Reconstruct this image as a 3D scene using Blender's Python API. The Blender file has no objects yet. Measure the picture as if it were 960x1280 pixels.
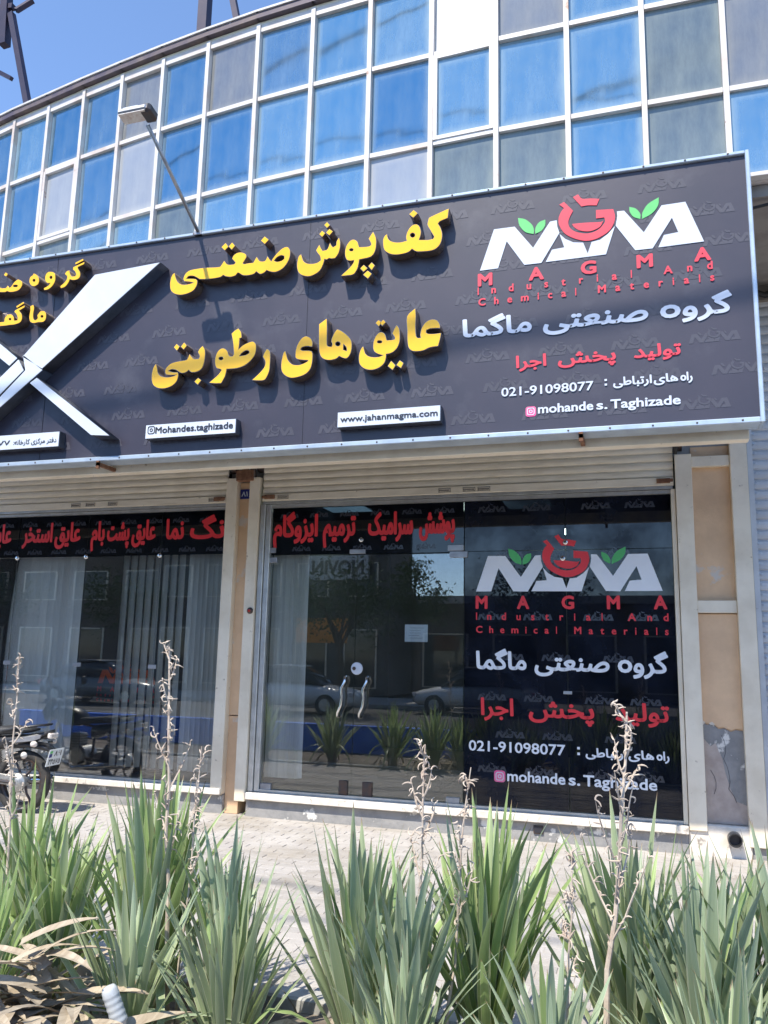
import bpy, bmesh, math, random
from math import sin, cos, pi, radians
from mathutils import Vector, Matrix
random.seed(7)
SC = bpy.context.scene
COL = SC.collection

# ---------------------------------------------------------------- camera
def cam_axes(yaw, pitch, roll):
    f = Vector((-sin(yaw)*cos(pitch), cos(yaw)*cos(pitch), sin(pitch)))
    r = Vector((cos(yaw), sin(yaw), 0)); u = r.cross(f)
    return cos(roll)*r+sin(roll)*u, -sin(roll)*r+cos(roll)*u, f
cr, cu, cf = cam_axes(0.307786, 0.175275, 0.0218757)
cam = bpy.data.cameras.new("camera"); cam.sensor_fit = 'VERTICAL'; cam.sensor_height = 36
cam.lens = 1030.47/1280*36; cam.clip_end = 3000; cam.clip_start = 0.05
co = bpy.data.objects.new("camera", cam); COL.objects.link(co)
co.matrix_world = Matrix(((cr.x, cu.x, -cf.x, 0), (cr.y, cu.y, -cf.y, 0), (cr.z, cu.z, -cf.z, 1.6), (0, 0, 0, 1)))
SC.camera = co

# ---------------------------------------------------------------- world and sun
SUN = Vector((-0.171, -0.531, 0.83)).normalized()
W = bpy.data.worlds.new("World"); SC.world = W; W.use_nodes = True
nt = W.node_tree; bg = nt.nodes["Background"]
sky = nt.nodes.new("ShaderNodeTexSky"); sky.sky_type = 'NISHITA'; sky.sun_disc = False
sky.sun_elevation = math.asin(SUN.z); sky.sun_rotation = math.atan2(SUN.x, SUN.y) % (2*pi)
sky.air_density = 0.85; sky.dust_density = 0.1; sky.ozone_density = 3.8; sky.altitude = 600
nt.links.new(sky.outputs[0], bg.inputs[0]); bg.inputs[1].default_value = 0.14
sd = bpy.data.lights.new("sun", 'SUN'); sd.energy = 2.9; sd.angle = radians(0.53); sd.color = (1.0, 0.94, 0.83)
so = bpy.data.objects.new("sun", sd); COL.objects.link(so); so.rotation_euler = SUN.to_track_quat('Z', 'Y').to_euler()
so.location = (0, 0, 30)
vs = SC.view_settings; vs.view_transform = 'Standard'; vs.look = 'None'; vs.exposure = 1.32; vs.gamma = 1
SC.cycles.transparent_max_bounces = 16; SC.cycles.max_bounces = 8

# ---------------------------------------------------------------- materials
def new_mat(name):
    m = bpy.data.materials.new(name); m.use_nodes = True
    n = m.node_tree; p = n.nodes["Principled BSDF"]; return m, n, p
def N(n, t, **k):
    x = n.nodes.new(t)
    for a, b in k.items(): setattr(x, a, b)
    return x
def mixc(n, fac, a, b):
    x = N(n, "ShaderNodeMix", data_type='RGBA')
    if hasattr(fac, 'links'): n.links.new(fac, x.inputs[0])
    else: x.inputs[0].default_value = fac
    for s, v in ((6, a), (7, b)):
        if hasattr(v, 'links'): n.links.new(v, x.inputs[s])
        else: x.inputs[s].default_value = (*v, 1)
    return x.outputs[2]
def noise(n, scale, detail=4, rough=.6, coord='Object', stretch=None, w=None):
    tc = N(n, "ShaderNodeTexCoord"); v = tc.outputs[coord]
    if stretch:
        mp = N(n, "ShaderNodeMapping"); mp.inputs['Scale'].default_value = stretch
        n.links.new(v, mp.inputs[0]); v = mp.outputs[0]
    x = N(n, "ShaderNodeTexNoise"); x.inputs['Scale'].default_value = scale
    x.inputs['Detail'].default_value = detail; x.inputs['Roughness'].default_value = rough
    n.links.new(v, x.inputs['Vector']); return x.outputs['Fac']
def ramp(n, fac, a, b):
    x = N(n, "ShaderNodeMapRange"); x.inputs[1].default_value = a; x.inputs[2].default_value = b
    n.links.new(fac, x.inputs[0]); return x.outputs[0]
def objrand(n, lo, hi, col):
    oi = N(n, "ShaderNodeObjectInfo"); mr = N(n, "ShaderNodeMapRange")
    mr.inputs[3].default_value = lo; mr.inputs[4].default_value = hi
    n.links.new(oi.outputs['Random'], mr.inputs[0])
    h = N(n, "ShaderNodeHueSaturation"); n.links.new(mr.outputs[0], h.inputs['Value']); n.links.new(col, h.inputs['Color'])
    return h.outputs[0]
def surf(name, c1, c2=None, scale=6, rough=.6, metal=0, lo=.4, hi=.65, bump=0, bscale=None, detail=5, stretch=None, c3=None, s3=30, lo3=.6, hi3=.7, rnd=0, spec=.5, coord='Object', world=None):
    m, n, p = new_mat(name)
    p.inputs['Roughness'].default_value = rough; p.inputs['Metallic'].default_value = metal
    p.inputs['Specular IOR Level'].default_value = spec
    if c2 is None: c2 = tuple(x*.86 for x in c1)
    c = mixc(n, ramp(n, noise(n, scale, detail, stretch=stretch, coord=coord), lo, hi), c1, c2)
    if c3: c = mixc(n, ramp(n, noise(n, s3, 6, coord=coord), lo3, hi3), c, c3)
    if world:
        ge = N(n, 'ShaderNodeNewGeometry'); x = N(n, 'ShaderNodeTexNoise'); x.inputs['Scale'].default_value = 1.1; x.inputs['Detail'].default_value = 8; x.inputs['Roughness'].default_value = .68
        n.links.new(ge.outputs['Position'], x.inputs[0]); c = mixc(n, ramp(n, x.outputs['Fac'], .48, .72), c, world)
    if rnd: c = objrand(n, 1-rnd, 1+rnd, c)
    n.links.new(c, p.inputs['Base Color'])
    if bump:
        b = N(n, "ShaderNodeBump"); b.inputs['Strength'].default_value = bump; b.inputs['Distance'].default_value = .01
        n.links.new(noise(n, bscale or scale*6, 6, coord=coord), b.inputs['Height']); n.links.new(b.outputs[0], p.inputs['Normal'])
    return m

M = {}
M['cream'] = surf('cream_paint', (.82,.73,.58), (.70,.61,.47), 3, .5, c3=(.36,.28,.2), s3=14, lo3=.66, hi3=.74, bump=.1)
M['cream2'] = surf('cream_slat_paint', (.84,.76,.61), (.72,.64,.50), 4, .42, stretch=(1,1,6), rnd=.05, c3=(.33,.27,.2), s3=18, lo3=.68, hi3=.78)
M['greyslat'] = surf('grey_slat_paint', (.56,.58,.60), (.45,.46,.48), 3, .4, rnd=.07, c3=(.3,.27,.25), s3=16, lo3=.66, hi3=.76)
M['beige'] = surf('beige_paint', (.78,.53,.32), (.65,.43,.26), 2.5, .75, c3=(.62,.55,.48), s3=3.1, lo3=.62, hi3=.68, bump=.25, bscale=60)
M['stone'] = surf('sill_stone', (.76,.70,.62), (.6,.54,.46), 7, .55, c3=(.32,.28,.24), s3=9, lo3=.6, hi3=.68, bump=.2)
M['plinth'] = surf('plinth_cement', (.30,.29,.28), (.20,.20,.20), 5, .85, c3=(.68,.65,.60), s3=5, lo3=.57, hi3=.62, bump=.5)
M['alu'] = surf('aluminium', (.62,.62,.60), (.5,.5,.48), 8, .35, .6)
M['white_frame'] = surf('white_frame', (.62,.59,.57), (.52,.41,.34), 2.2, .5, lo=.48, hi=.70, c3=(.34,.19,.13), s3=3.4, lo3=.66, hi3=.70, bump=.15)
M['trim'] = surf('sign_trim', (.50,.58,.66), (.40,.47,.55), 5, .3, .3)
M['sign'] = surf('sign_flex', (.044,.037,.053), (.032,.029,.045), 1.2, .38, bump=.12, bscale=3, c3=(.085,.08,.095), s3=2.2, lo3=.55, hi3=.85, spec=.6)
M['water'] = surf('sign_watermark', (.070,.066,.084), None, 2, .4)
M['print_w'] = surf('print_white', (.62,.66,.74), (.56,.60,.70), 2, .4)
M['print_r'] = surf('print_red', (.72,.055,.085), (.62,.045,.07), 2, .4)
M['print_g'] = surf('print_green', (.13,.55,.16), (.10,.45,.13), 2, .4)
M['print_k'] = surf('print_dark', (.03,.03,.04), None, 2, .4)
M['print_p'] = surf('icon_pink', (.75,.08,.28), (.7,.2,.3), 9, .4)
M['acry_w'] = surf('white_acrylic', (.64,.68,.74), (.58,.62,.69), 2, .25)
M['yellow'] = surf('yellow_acrylic', (.95,.53,.010), (.90,.48,.009), 3, .22, spec=.6)
M['chrome_side'] = surf('letter_side', (.42,.33,.27), (.30,.22,.17), 10, .25, .85)
M['darkside'] = surf('box_side', (.10,.11,.14), (.07,.08,.10), 10, .35, .3, c3=(.5,.5,.5), s3=60, lo3=.72, hi3=.74)
M['film'] = None
M['wred'] = surf('vinyl_red', (.80,.035,.045), (.70,.03,.04), 2, .45)
M['wwhite'] = surf('vinyl_white', (.80,.82,.85), (.72,.75,.80), 2, .45)
M['wgreen'] = surf('vinyl_green', (.09,.48,.14), None, 2, .45)
M['dark_metal'] = surf('dark_metal', (.06,.06,.065), (.12,.07,.05), 9, .45, .5)
M['rust'] = surf('rusty_metal', (.16,.07,.035), (.30,.16,.09), 14, .8, .2, bump=.4)
M['steel'] = surf('roof_steel', (.016,.014,.04), (.03,.022,.045), 6, .5, .3)
M['grey_metal'] = surf('grey_metal', (.42,.43,.45), (.3,.3,.32), 9, .4, .6)
M['chrome'] = surf('chrome', (.78,.78,.78), (.6,.6,.6), 9, .12, 1)
M['black'] = surf('black_plastic', (.02,.02,.022), (.035,.035,.038), 9, .35)
M['rubber'] = surf('rubber', (.025,.025,.025), (.05,.045,.04), 20, .85, bump=.3)
M['seat'] = surf('seat_vinyl', (.03,.03,.032), (.05,.05,.05), 20, .55, bump=.2)
M['silver'] = surf('engine_silver', (.5,.5,.48), (.32,.31,.29), 20, .4, .7)
M['lens'] = surf('lamp_lens', (.75,.72,.68), (.6,.5,.45), 30, .15)
M['lens_r'] = surf('red_lens', (.5,.03,.02), None, 30, .15)
M['paper'] = surf('paper', (.75,.79,.8), None, 2, .7)
M['blind'] = surf('blind_fabric', (.88,.85,.80), (.80,.77,.72), 30, .85, rnd=.12, stretch=(3,3,.3))
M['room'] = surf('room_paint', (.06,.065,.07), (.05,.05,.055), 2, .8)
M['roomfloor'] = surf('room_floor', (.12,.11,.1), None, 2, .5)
M['ground'] = surf('ground_earth', (.36,.32,.27), (.25,.22,.18), 1.5, .95, bump=.5)
M['paver'] = surf('paver_concrete', (.46,.43,.40), (.37,.34,.315), 18, .9, rnd=.09, bump=.35, bscale=160, coord='Generated', world=(.30,.26,.21))
M['paverm'] = surf('paver_concrete_far', (.47,.44,.41), (.39,.36,.335), 3, .9, bump=.35, bscale=120, world=(.31,.27,.22))
M['joint'] = surf('joint_sand', (.40,.365,.325), None, 4, .95)
M['soil'] = surf('bed_soil', (.22,.18,.14), (.13,.105,.08), 6, .95, bump=.8, bscale=30)
M['asphalt'] = surf('asphalt', (.06,.06,.062), (.045,.045,.047), 3, .85, bump=.4, bscale=150)
M['kerb'] = surf('kerb_concrete', (.42,.41,.38), (.3,.29,.27), 5, .9, bump=.3)
M['bluewall'] = surf('blue_paint', (.03,.20,.92), (.025,.16,.8), 3, .55)
M['brick'] = surf('brick_mortar', (.26,.23,.20), (.2,.18,.16), 6, .9, bump=.5)
M['brickp'] = surf('brick_face', (.36,.32,.26), (.28,.24,.19), 9, .9, rnd=.15, bump=.5)
M['plaster_grey'] = surf('grey_plaster', (.40,.39,.37), (.28,.27,.26), 5, .9, c3=(.08,.07,.07), s3=25, lo3=.68, hi3=.74, bump=.3)
M['soffit'] = surf('soffit_paint', (.30,.28,.26), (.2,.18,.17), 3, .85)
M['roofcap'] = surf('roof_cap_metal', (.09,.07,.09), (.16,.12,.11), 5, .55, .2, c3=(.5,.48,.46), s3=6, lo3=.68, hi3=.75)
M['roofcap_top'] = surf('roof_cap_edge', (.62,.60,.58), (.5,.48,.46), 6, .5)
M['nblue'] = surf('number_plate_blue', (.02,.03,.20), None, 4, .35)
M['opp'] = surf('opposite_render', (.10,.095,.09), (.07,.065,.06), 1, .85)
M['opp2'] = surf('opposite_brick', (.12,.095,.075), (.09,.07,.055), 1, .85)
M['carw'] = surf('car_white', (.72,.72,.70), None, 2, .2)
M['carg'] = surf('car_grey', (.20,.21,.22), None, 2, .2)
M['carglass'] = surf('car_glass', (.02,.025,.03), None, 2, .05)
M['bark'] = surf('bark', (.10,.075,.055), (.06,.045,.035), 12, .9, bump=.5)
M['tleaf'] = surf('tree_leaf', (.055,.10,.03), (.04,.075,.022), 3, .6)
M['orange'] = surf('orange_board', (.75,.28,.03), None, 3, .5)
M['oranger'] = surf('orange_logo', (.80,.12,.02), (.6,.08,.02), 6, .5)
M['whiteboard'] = surf('pale_board', (.55,.56,.56), None, 3, .5)
M['cable'] = surf('cable', (.02,.02,.02), None, 3, .6)
M['pet'] = surf('pale_plastic', (.50,.52,.52), (.38,.40,.40), 8, .25, spec=.7)
M['hazel'] = surf('dried_leaf', (.50,.42,.31), (.33,.26,.18), 5, .85, rnd=.2, stretch=(8,1,1))
M['stalk'] = surf('dry_stalk', (.62,.52,.42), (.42,.33,.26), 14, .85)

def leafmat(name, c1, c2, edge):
    m, n, p = new_mat(name); p.inputs['Roughness'].default_value = .42
    tc = N(n, "ShaderNodeTexCoord"); sp = N(n, "ShaderNodeSeparateXYZ"); n.links.new(tc.outputs['UV'], sp.inputs[0])
    mp = N(n, "ShaderNodeMapping"); mp.inputs['Scale'].default_value = (14, .6, 1); n.links.new(tc.outputs['UV'], mp.inputs[0])
    nz = N(n, "ShaderNodeTexNoise"); nz.inputs['Scale'].default_value = 3; n.links.new(mp.outputs[0], nz.inputs[0])
    c = mixc(n, ramp(n, nz.outputs['Fac'], .35, .65), c1, c2)
    # pale margin and a browned tip
    a = N(n, "ShaderNodeMath", operation='SUBTRACT'); n.links.new(sp.outputs[0], a.inputs[0]); a.inputs[1].default_value = .5
    b = N(n, "ShaderNodeMath", operation='ABSOLUTE'); n.links.new(a.outputs[0], b.inputs[0])
    c = mixc(n, ramp(n, b.outputs[0], .42, .49), c, edge)
    c = mixc(n, ramp(n, sp.outputs[1], .94, .985), c, (.30,.2,.12))
    c = mixc(n, ramp(n, sp.outputs[1], .16, .0), c, (.42,.42,.26))
    c = objrand(n, .78, 1.22, c)
    n.links.new(c, p.inputs['Base Color'])
    tr = N(n, "ShaderNodeBsdfTranslucent"); n.links.new(c, tr.inputs[0])
    mx = N(n, "ShaderNodeMixShader"); mx.inputs[0].default_value = .36
    n.links.new(p.outputs[0], mx.inputs[1]); n.links.new(tr.outputs[0], mx.inputs[2])
    n.links.new(mx.outputs[0], n.nodes["Material Output"].inputs[0]); return m
M['yleaf'] = [leafmat('yucca_leaf_grey_green', (.42,.49,.29), (.30,.38,.21), (.66,.66,.46)),
              leafmat('yucca_leaf_green', (.37,.48,.20), (.26,.37,.14), (.60,.62,.36)),
              leafmat('yucca_leaf_blue_green', (.41,.49,.33), (.29,.37,.24), (.62,.64,.48))]

def glass_mat(name, tint, refl, rough=.0, dust=0.03, dustc=(.5,.5,.5)):
    """thin window glass: see-through sheet with a Fresnel mirror and a little dust"""
    m, n, p = new_mat(name); n.nodes.remove(p)
    tr = N(n, "ShaderNodeBsdfTransparent"); tr.inputs[0].default_value = (*tint, 1)
    gl = N(n, "ShaderNodeBsdfGlossy"); gl.inputs['Roughness'].default_value = rough; gl.inputs[0].default_value = (1,1,1,1)
    lw = N(n, "ShaderNodeFresnel"); lw.inputs[0].default_value = 1.5
    ad = N(n, "ShaderNodeMath", operation='ADD'); ad.use_clamp = True; ad.inputs[1].default_value = refl; n.links.new(lw.outputs[0], ad.inputs[0])
    mx = N(n, "ShaderNodeMixShader"); n.links.new(ad.outputs[0], mx.inputs[0]); n.links.new(tr.outputs[0], mx.inputs[1]); n.links.new(gl.outputs[0], mx.inputs[2])
    df = N(n, "ShaderNodeBsdfDiffuse"); df.inputs[0].default_value = (*dustc, 1)
    m2 = N(n, "ShaderNodeMixShader")
    mr = N(n, "ShaderNodeMapRange"); mr.inputs[1].default_value = .35; mr.inputs[2].default_value = .8; mr.inputs[3].default_value = dust*.4; mr.inputs[4].default_value = dust*2.2
    n.links.new(noise(n, 2.5, 6), mr.inputs[0]); n.links.new(mr.outputs[0], m2.inputs[0])
    n.links.new(mx.outputs[0], m2.inputs[1]); n.links.new(df.outputs[0], m2.inputs[2])
    n.links.new(m2.outputs[0], n.nodes["Material Output"].inputs[0]); return m
M['glass'] = glass_mat('shop_glass', (.96,.97,.96), .045, 0, .012)
M['filmglass'] = glass_mat('glass_with_dark_film', (.10,.12,.15), .0, .02, .12, (.03,.04,.06))
M['film'] = glass_mat('black_vinyl', (.07,.08,.10), .012, .015, .5, (.014,.018,.030))
M['film_mark'] = surf('film_watermark', (.045,.05,.065), None, 2, .2)

def facade_glass(name, gcol, dcol, dust, rough=.05, edge=.55, streak=.5, interior=None):
    """old mirrored glass: tinted mirror under a film of dust that gathers along the frame"""
    m, n, p = new_mat(name); n.nodes.remove(p)
    gl = N(n, "ShaderNodeBsdfGlossy"); gl.inputs[0].default_value = (*gcol, 1); gl.inputs['Roughness'].default_value = rough
    df = N(n, "ShaderNodeBsdfDiffuse"); df.inputs[0].default_value = (*dcol, 1)
    tc = N(n, "ShaderNodeTexCoord"); sp = N(n, "ShaderNodeSeparateXYZ"); n.links.new(tc.outputs['UV'], sp.inputs[0])
    ds = []
    for k in (0, 1):
        a = N(n, "ShaderNodeMath", operation='SUBTRACT'); n.links.new(sp.outputs[k], a.inputs[0]); a.inputs[1].default_value = .5
        b = N(n, "ShaderNodeMath", operation='ABSOLUTE'); n.links.new(a.outputs[0], b.inputs[0]); ds.append(b.outputs[0])
    mxm = N(n, "ShaderNodeMath", operation='MAXIMUM'); n.links.new(ds[0], mxm.inputs[0]); n.links.new(ds[1], mxm.inputs[1])
    er = N(n, "ShaderNodeMapRange"); er.interpolation_type = 'SMOOTHSTEP'
    er.inputs[1].default_value = .36; er.inputs[2].default_value = .51; er.inputs[3].default_value = 0; er.inputs[4].default_value = edge
    n.links.new(mxm.outputs[0], er.inputs[0])
    s = ramp(n, noise(n, 5, 7, .7, 'Object', (1.3, 1.3, .35)), .38, .75)
    sm = N(n, "ShaderNodeMath", operation='MULTIPLY_ADD'); n.links.new(s, sm.inputs[0]); sm.inputs[1].default_value = streak*.4; sm.inputs[2].default_value = dust
    oi = N(n, "ShaderNodeObjectInfo"); rr = N(n, "ShaderNodeMapRange"); rr.inputs[3].default_value = -.06; rr.inputs[4].default_value = .10
    n.links.new(oi.outputs['Random'], rr.inputs[0])
    ad = N(n, "ShaderNodeMath", operation='ADD'); n.links.new(sm.outputs[0], ad.inputs[0]); n.links.new(er.outputs[0], ad.inputs[1])
    a2 = N(n, "ShaderNodeMath", operation='ADD'); a2.use_clamp = True; n.links.new(ad.outputs[0], a2.inputs[0]); n.links.new(rr.outputs[0], a2.inputs[1])
    mx = N(n, "ShaderNodeMixShader"); n.links.new(a2.outputs[0], mx.inputs[0]); n.links.new(gl.outputs[0], mx.inputs[1]); n.links.new(df.outputs[0], mx.inputs[2])
    bp = N(n, "ShaderNodeBump"); bp.inputs['Strength'].default_value = .16; bp.inputs['Distance'].default_value = .02
    n.links.new(noise(n, 1.2, 2), bp.inputs['Height']); n.links.new(bp.outputs[0], gl.inputs['Normal'])
    n.links.new(mx.outputs[0], n.nodes["Material Output"].inputs[0]); return m
M['pane_blue'] = facade_glass('blue_mirror_glass', (.22,.42,.50), (.29,.39,.47), .08, streak=.8)
M['pane_deep'] = facade_glass('deep_blue_mirror_glass', (.16,.33,.43), (.24,.33,.42), .05, streak=.7)
M['pane_grey'] = facade_glass('dusty_grey_glass', (.26,.28,.30), (.30,.30,.29), .32, .12, .25, .8)
M['pane_green'] = facade_glass('smeared_green_glass', (.15,.20,.22), (.25,.29,.29), .32, .10, .25, 1.0)
M['pane_pale'] = facade_glass('pale_hazy_glass', (.30,.36,.42), (.42,.43,.44), .5, .15, .3, .5)
M['pane_white'] = facade_glass('white_screened_glass', (.4,.42,.45), (.56,.55,.54), .82, .3, .1, .3)

# ---------------------------------------------------------------- mesh helpers
class MB:
    def __init__(s): s.v = []; s.f = []; s.uv = []
    def box(s, x0, x1, y0, y1, z0, z1, mt=None):
        b = len(s.v)
        P = [(x0,y0,z0),(x1,y0,z0),(x1,y1,z0),(x0,y1,z0),(x0,y0,z1),(x1,y0,z1),(x1,y1,z1),(x0,y1,z1)]
        if mt is not None: P = [tuple(mt @ Vector(p)) for p in P]
        s.v += P
        s.f += [tuple(b+i for i in q) for q in ((0,3,2,1),(4,5,6,7),(0,1,5,4),(1,2,6,5),(2,3,7,6),(3,0,4,7))]
        return s
    def poly(s, pts):
        b = len(s.v); s.v += [tuple(p) for p in pts]; s.f.append(tuple(range(b, b+len(pts)))); return s
    def tube(s, pts, r, n=8, cap=True):
        pts = [Vector(p) for p in pts]; rs = r if isinstance(r, (list, tuple)) else [r]*len(pts)
        b = len(s.v); up = None
        for i, p in enumerate(pts):
            d = (pts[min(i+1, len(pts)-1)]-pts[max(i-1, 0)])
            if d.length < 1e-9: d = Vector((0,0,1))
            d.normalize()
            if up is None: up = d.orthogonal().normalized()
            up = (up-d*up.dot(d)); up = up.normalized() if up.length > 1e-6 else d.orthogonal().normalized()
            w = d.cross(up)
            for k in range(n):
                a = 2*pi*k/n; s.v.append(tuple(p+(up*cos(a)+w*sin(a))*rs[i]))
        for i in range(len(pts)-1):
            for k in range(n):
                s.f.append((b+i*n+k, b+i*n+(k+1) % n, b+(i+1)*n+(k+1) % n, b+(i+1)*n+k))
        if cap:
            s.f.append(tuple(b+k for k in reversed(range(n)))); e = b+(len(pts)-1)*n; s.f.append(tuple(e+k for k in range(n)))
        return s
    def lathe(s, prof, axis='Z', c=(0,0,0), n=24):
        """prof: (radius, along-axis) list"""
        b = len(s.v)
        for r, h in prof:
            for k in range(n):
                a = 2*pi*k/n; x, y = r*cos(a), r*sin(a)
                p = {'Z': (x, y, h), 'Y': (x, h, y), 'X': (h, x, y)}[axis]
                s.v.append((p[0]+c[0], p[1]+c[1], p[2]+c[2]))
        for i in range(len(prof)-1):
            for k in range(n): s.f.append((b+i*n+k, b+i*n+(k+1) % n, b+(i+1)*n+(k+1) % n, b+(i+1)*n+k))
        return s
    def torus(s, R, r, axis='Y', c=(0,0,0), n=40, m=10, sq=1.0):
        b = len(s.v)
        for i in range(n):
            a = 2*pi*i/n
            for j in range(m):
                q = 2*pi*j/m; rr = R+r*cos(q); h = r*sin(q)*sq
                p = {'Y': (rr*cos(a), h, rr*sin(a)), 'Z': (rr*cos(a), rr*sin(a), h), 'X': (h, rr*cos(a), rr*sin(a))}[axis]
                s.v.append((p[0]+c[0], p[1]+c[1], p[2]+c[2]))
        for i in range(n):
            for j in range(m):
                s.f.append((b+i*m+j, b+((i+1) % n)*m+j, b+((i+1) % n)*m+(j+1) % m, b+i*m+(j+1) % m))
        return s
    def prism(s, pts, y0, y1, mt=None):
        """outline in XZ extruded along Y"""
        b = len(s.v); n = len(pts)
        P = [(x, y0, z) for x, z in pts]+[(x, y1, z) for x, z in pts]
        if mt is not None: P = [tuple(mt @ Vector(p)) for p in P]
        s.v += P; s.f.append(tuple(b+i for i in range(n))); s.f.append(tuple(b+n+i for i in reversed(range(n))))
        for i in range(n): s.f.append((b+i, b+n+i, b+n+(i+1) % n, b+(i+1) % n))
        return s
    def build(s, name, mat, parent=None, smooth=False, loc=None, rz=0, bevel=0):
        me = bpy.data.meshes.new(name); me.from_pydata(s.v, [], s.f)
        bm = bmesh.new(); bm.from_mesh(me); bmesh.ops.recalc_face_normals(bm, faces=bm.faces)
        if bevel: bmesh.ops.bevel(bm, geom=bm.edges[:], offset=bevel, segments=1, affect='EDGES', clamp_overlap=True)
        bm.to_mesh(me); bm.free()
        return link(name, me, mat, parent, smooth, loc, rz)
def link(name, me, mat, parent=None, smooth=False, loc=None, rz=0):
    if mat is not None:
        me.materials.clear(); me.materials.append(mat)
    if smooth:
        me.polygons.foreach_set('use_smooth', [True]*len(me.polygons))
    o = bpy.data.objects.new(name, me); COL.objects.link(o)
    if parent is not None: o.parent = parent
    if loc: o.location = loc
    if rz: o.rotation_euler = (0,0,rz)
    return o
def share(name, src, parent, loc=None, rot=None, scale=None):
    o = bpy.data.objects.new(name, src.data if hasattr(src, 'data') else src); COL.objects.link(o); o.parent = parent
    if loc is not None: o.location = loc
    if rot is not None: o.rotation_euler = rot
    if scale is not None: o.scale = scale
    return o
def tag(o, label=None, cat=None, group=None, kind=None):
    if label: o['label'] = label
    if cat: o['category'] = cat
    if group: o['group'] = group
    if kind: o['kind'] = kind
    return o
def thing(name, label, cat, loc=(0,0,0), rz=0, group=None):
    o = bpy.data.objects.new(name, None); COL.objects.link(o); o.location = loc; o.rotation_euler = (0,0,rz)
    o.empty_display_size = .1
    return tag(o, label, cat, group)
def structure(o): o['kind'] = 'structure'; return o
def bx(name, mat, parent, *b, bevel=0): return MB().box(*b).build(name, mat, parent, bevel=bevel)

# ---- flat outlines (lettering, emblems): closed polylines in mm (X, Z) on a wall plane
def smooth_loop(lp, sub=4, corner=52):
    P = [Vector((x/1000., z/1000.)) for x, z in lp]; n = len(P); out = []
    def is_c(i):
        a = P[i]-P[i-1]; b = P[(i+1) % n]-P[i]
        if a.length < 1e-6 or b.length < 1e-6: return True
        return a.angle(b) > radians(corner)
    C = [is_c(i) for i in range(n)]
    for i in range(n):
        p1, p2 = P[i], P[(i+1) % n]; p0 = P[i-1]; p3 = P[(i+2) % n]; L = (p2-p1).length
        t1 = (p2-p1) if C[i] else (p2-p0)*.5
        t2 = (p2-p1) if C[(i+1) % n] else (p3-p1)*.5
        if t1.length > L: t1 = t1.normalized()*L
        if t2.length > L: t2 = t2.normalized()*L
        for k in range(sub):
            t = k/sub; h00 = 2*t**3-3*t**2+1; h10 = t**3-2*t**2+t; h01 = -2*t**3+3*t**2; h11 = t**3-t**2
            out.append(p1*h00+t1*h10+p2*h01+t2*h11)
    return out
def outline_mesh(loops, depth, offset=0.0):
    """filled outline lying in local XY, thickness depth along +Z (towards the viewer once turned)"""
    c = bpy.data.curves.new('o', 'CURVE'); c.dimensions = '2D'; c.fill_mode = 'BOTH'; c.extrude = depth/2; c.offset = offset
    for lp in loops:
        s = c.splines.new('POLY'); s.points.add(len(lp)-1)
        for i, p in enumerate(lp): s.points[i].co = (p[0], p[1], 0, 1)
        s.use_cyclic_u = True
    o = bpy.data.objects.new('o', c); me = bpy.data.meshes.new_from_object(o)
    bpy.data.objects.remove(o); bpy.data.curves.remove(c); return me
def wall_place(me, y_front, depth):
    """local (x, y, z) -> world (x, y_front + depth/2 - z, y): outline stands on a wall plane facing -Y"""
    for v in me.vertices:
        x, y, z = v.co; v.co = (x, y_front+depth/2-z, y)
    me.flip_normals() if False else None
    me.update(); return me

FORMS = {}
for ch, base, n in (('ا',0xFE8D,2),('ب',0xFE8F,4),('پ',0xFB56,4),('ت',0xFE95,4),('ج',0xFE9D,4),('خ',0xFEA5,4),('د',0xFEA9,2),('ر',0xFEAD,2),('ز',0xFEAF,2),('س',0xFEB1,4),
    ('ش',0xFEB5,4),('ص',0xFEB9,4),('ط',0xFEC1,4),('ع',0xFEC9,4),('ف',0xFED1,4),('ق',0xFED5,4),('ک',0xFB8E,4),('گ',0xFB92,4),('ل',0xFEDD,4),('م',0xFEE1,4),('ن',0xFEE5,4),
    ('و',0xFEED,2),('ه',0xFEE9,4),('ی',0xFBFC,4)):
    FORMS[ch] = (base, n)
def shape(s):
    out = []
    for i, ch in enumerate(s):
        if ch not in FORMS: out.append(ch); continue
        b, n = FORMS[ch]
        pv = i > 0 and s[i-1] in FORMS and FORMS[s[i-1]][1] == 4
        nx = n == 4 and i+1 < len(s) and s[i+1] in FORMS
        if ch == 'ه' and not pv and not nx: out.append('o'); continue
        k = 3 if (pv and nx) else 2 if nx else 1 if pv else 0
        out.append(chr(b+k))
    return ''.join(reversed(out))
def text_mesh(body, off=0.0, depth=.002, track=1.0):
    c = bpy.data.curves.new('t', 'FONT'); c.body = body; c.offset = max(off, .0008); c.extrude = depth/2; c.resolution_u = 3; c.space_character = track
    o = bpy.data.objects.new('t', c); me = bpy.data.meshes.new_from_object(o)
    bpy.data.objects.remove(o); bpy.data.curves.remove(c); return me
def bounds(me):
    xs = [v.co.x for v in me.vertices]; ys = [v.co.y for v in me.vertices]; return min(xs), max(xs), min(ys), max(ys)
REF = {}
def ref_h(ch, off):
    if (ch, off) not in REF:
        b = bounds(text_mesh(ch, off)); REF[(ch, off)] = (b[2], b[3])
    return REF[(ch, off)]
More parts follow.
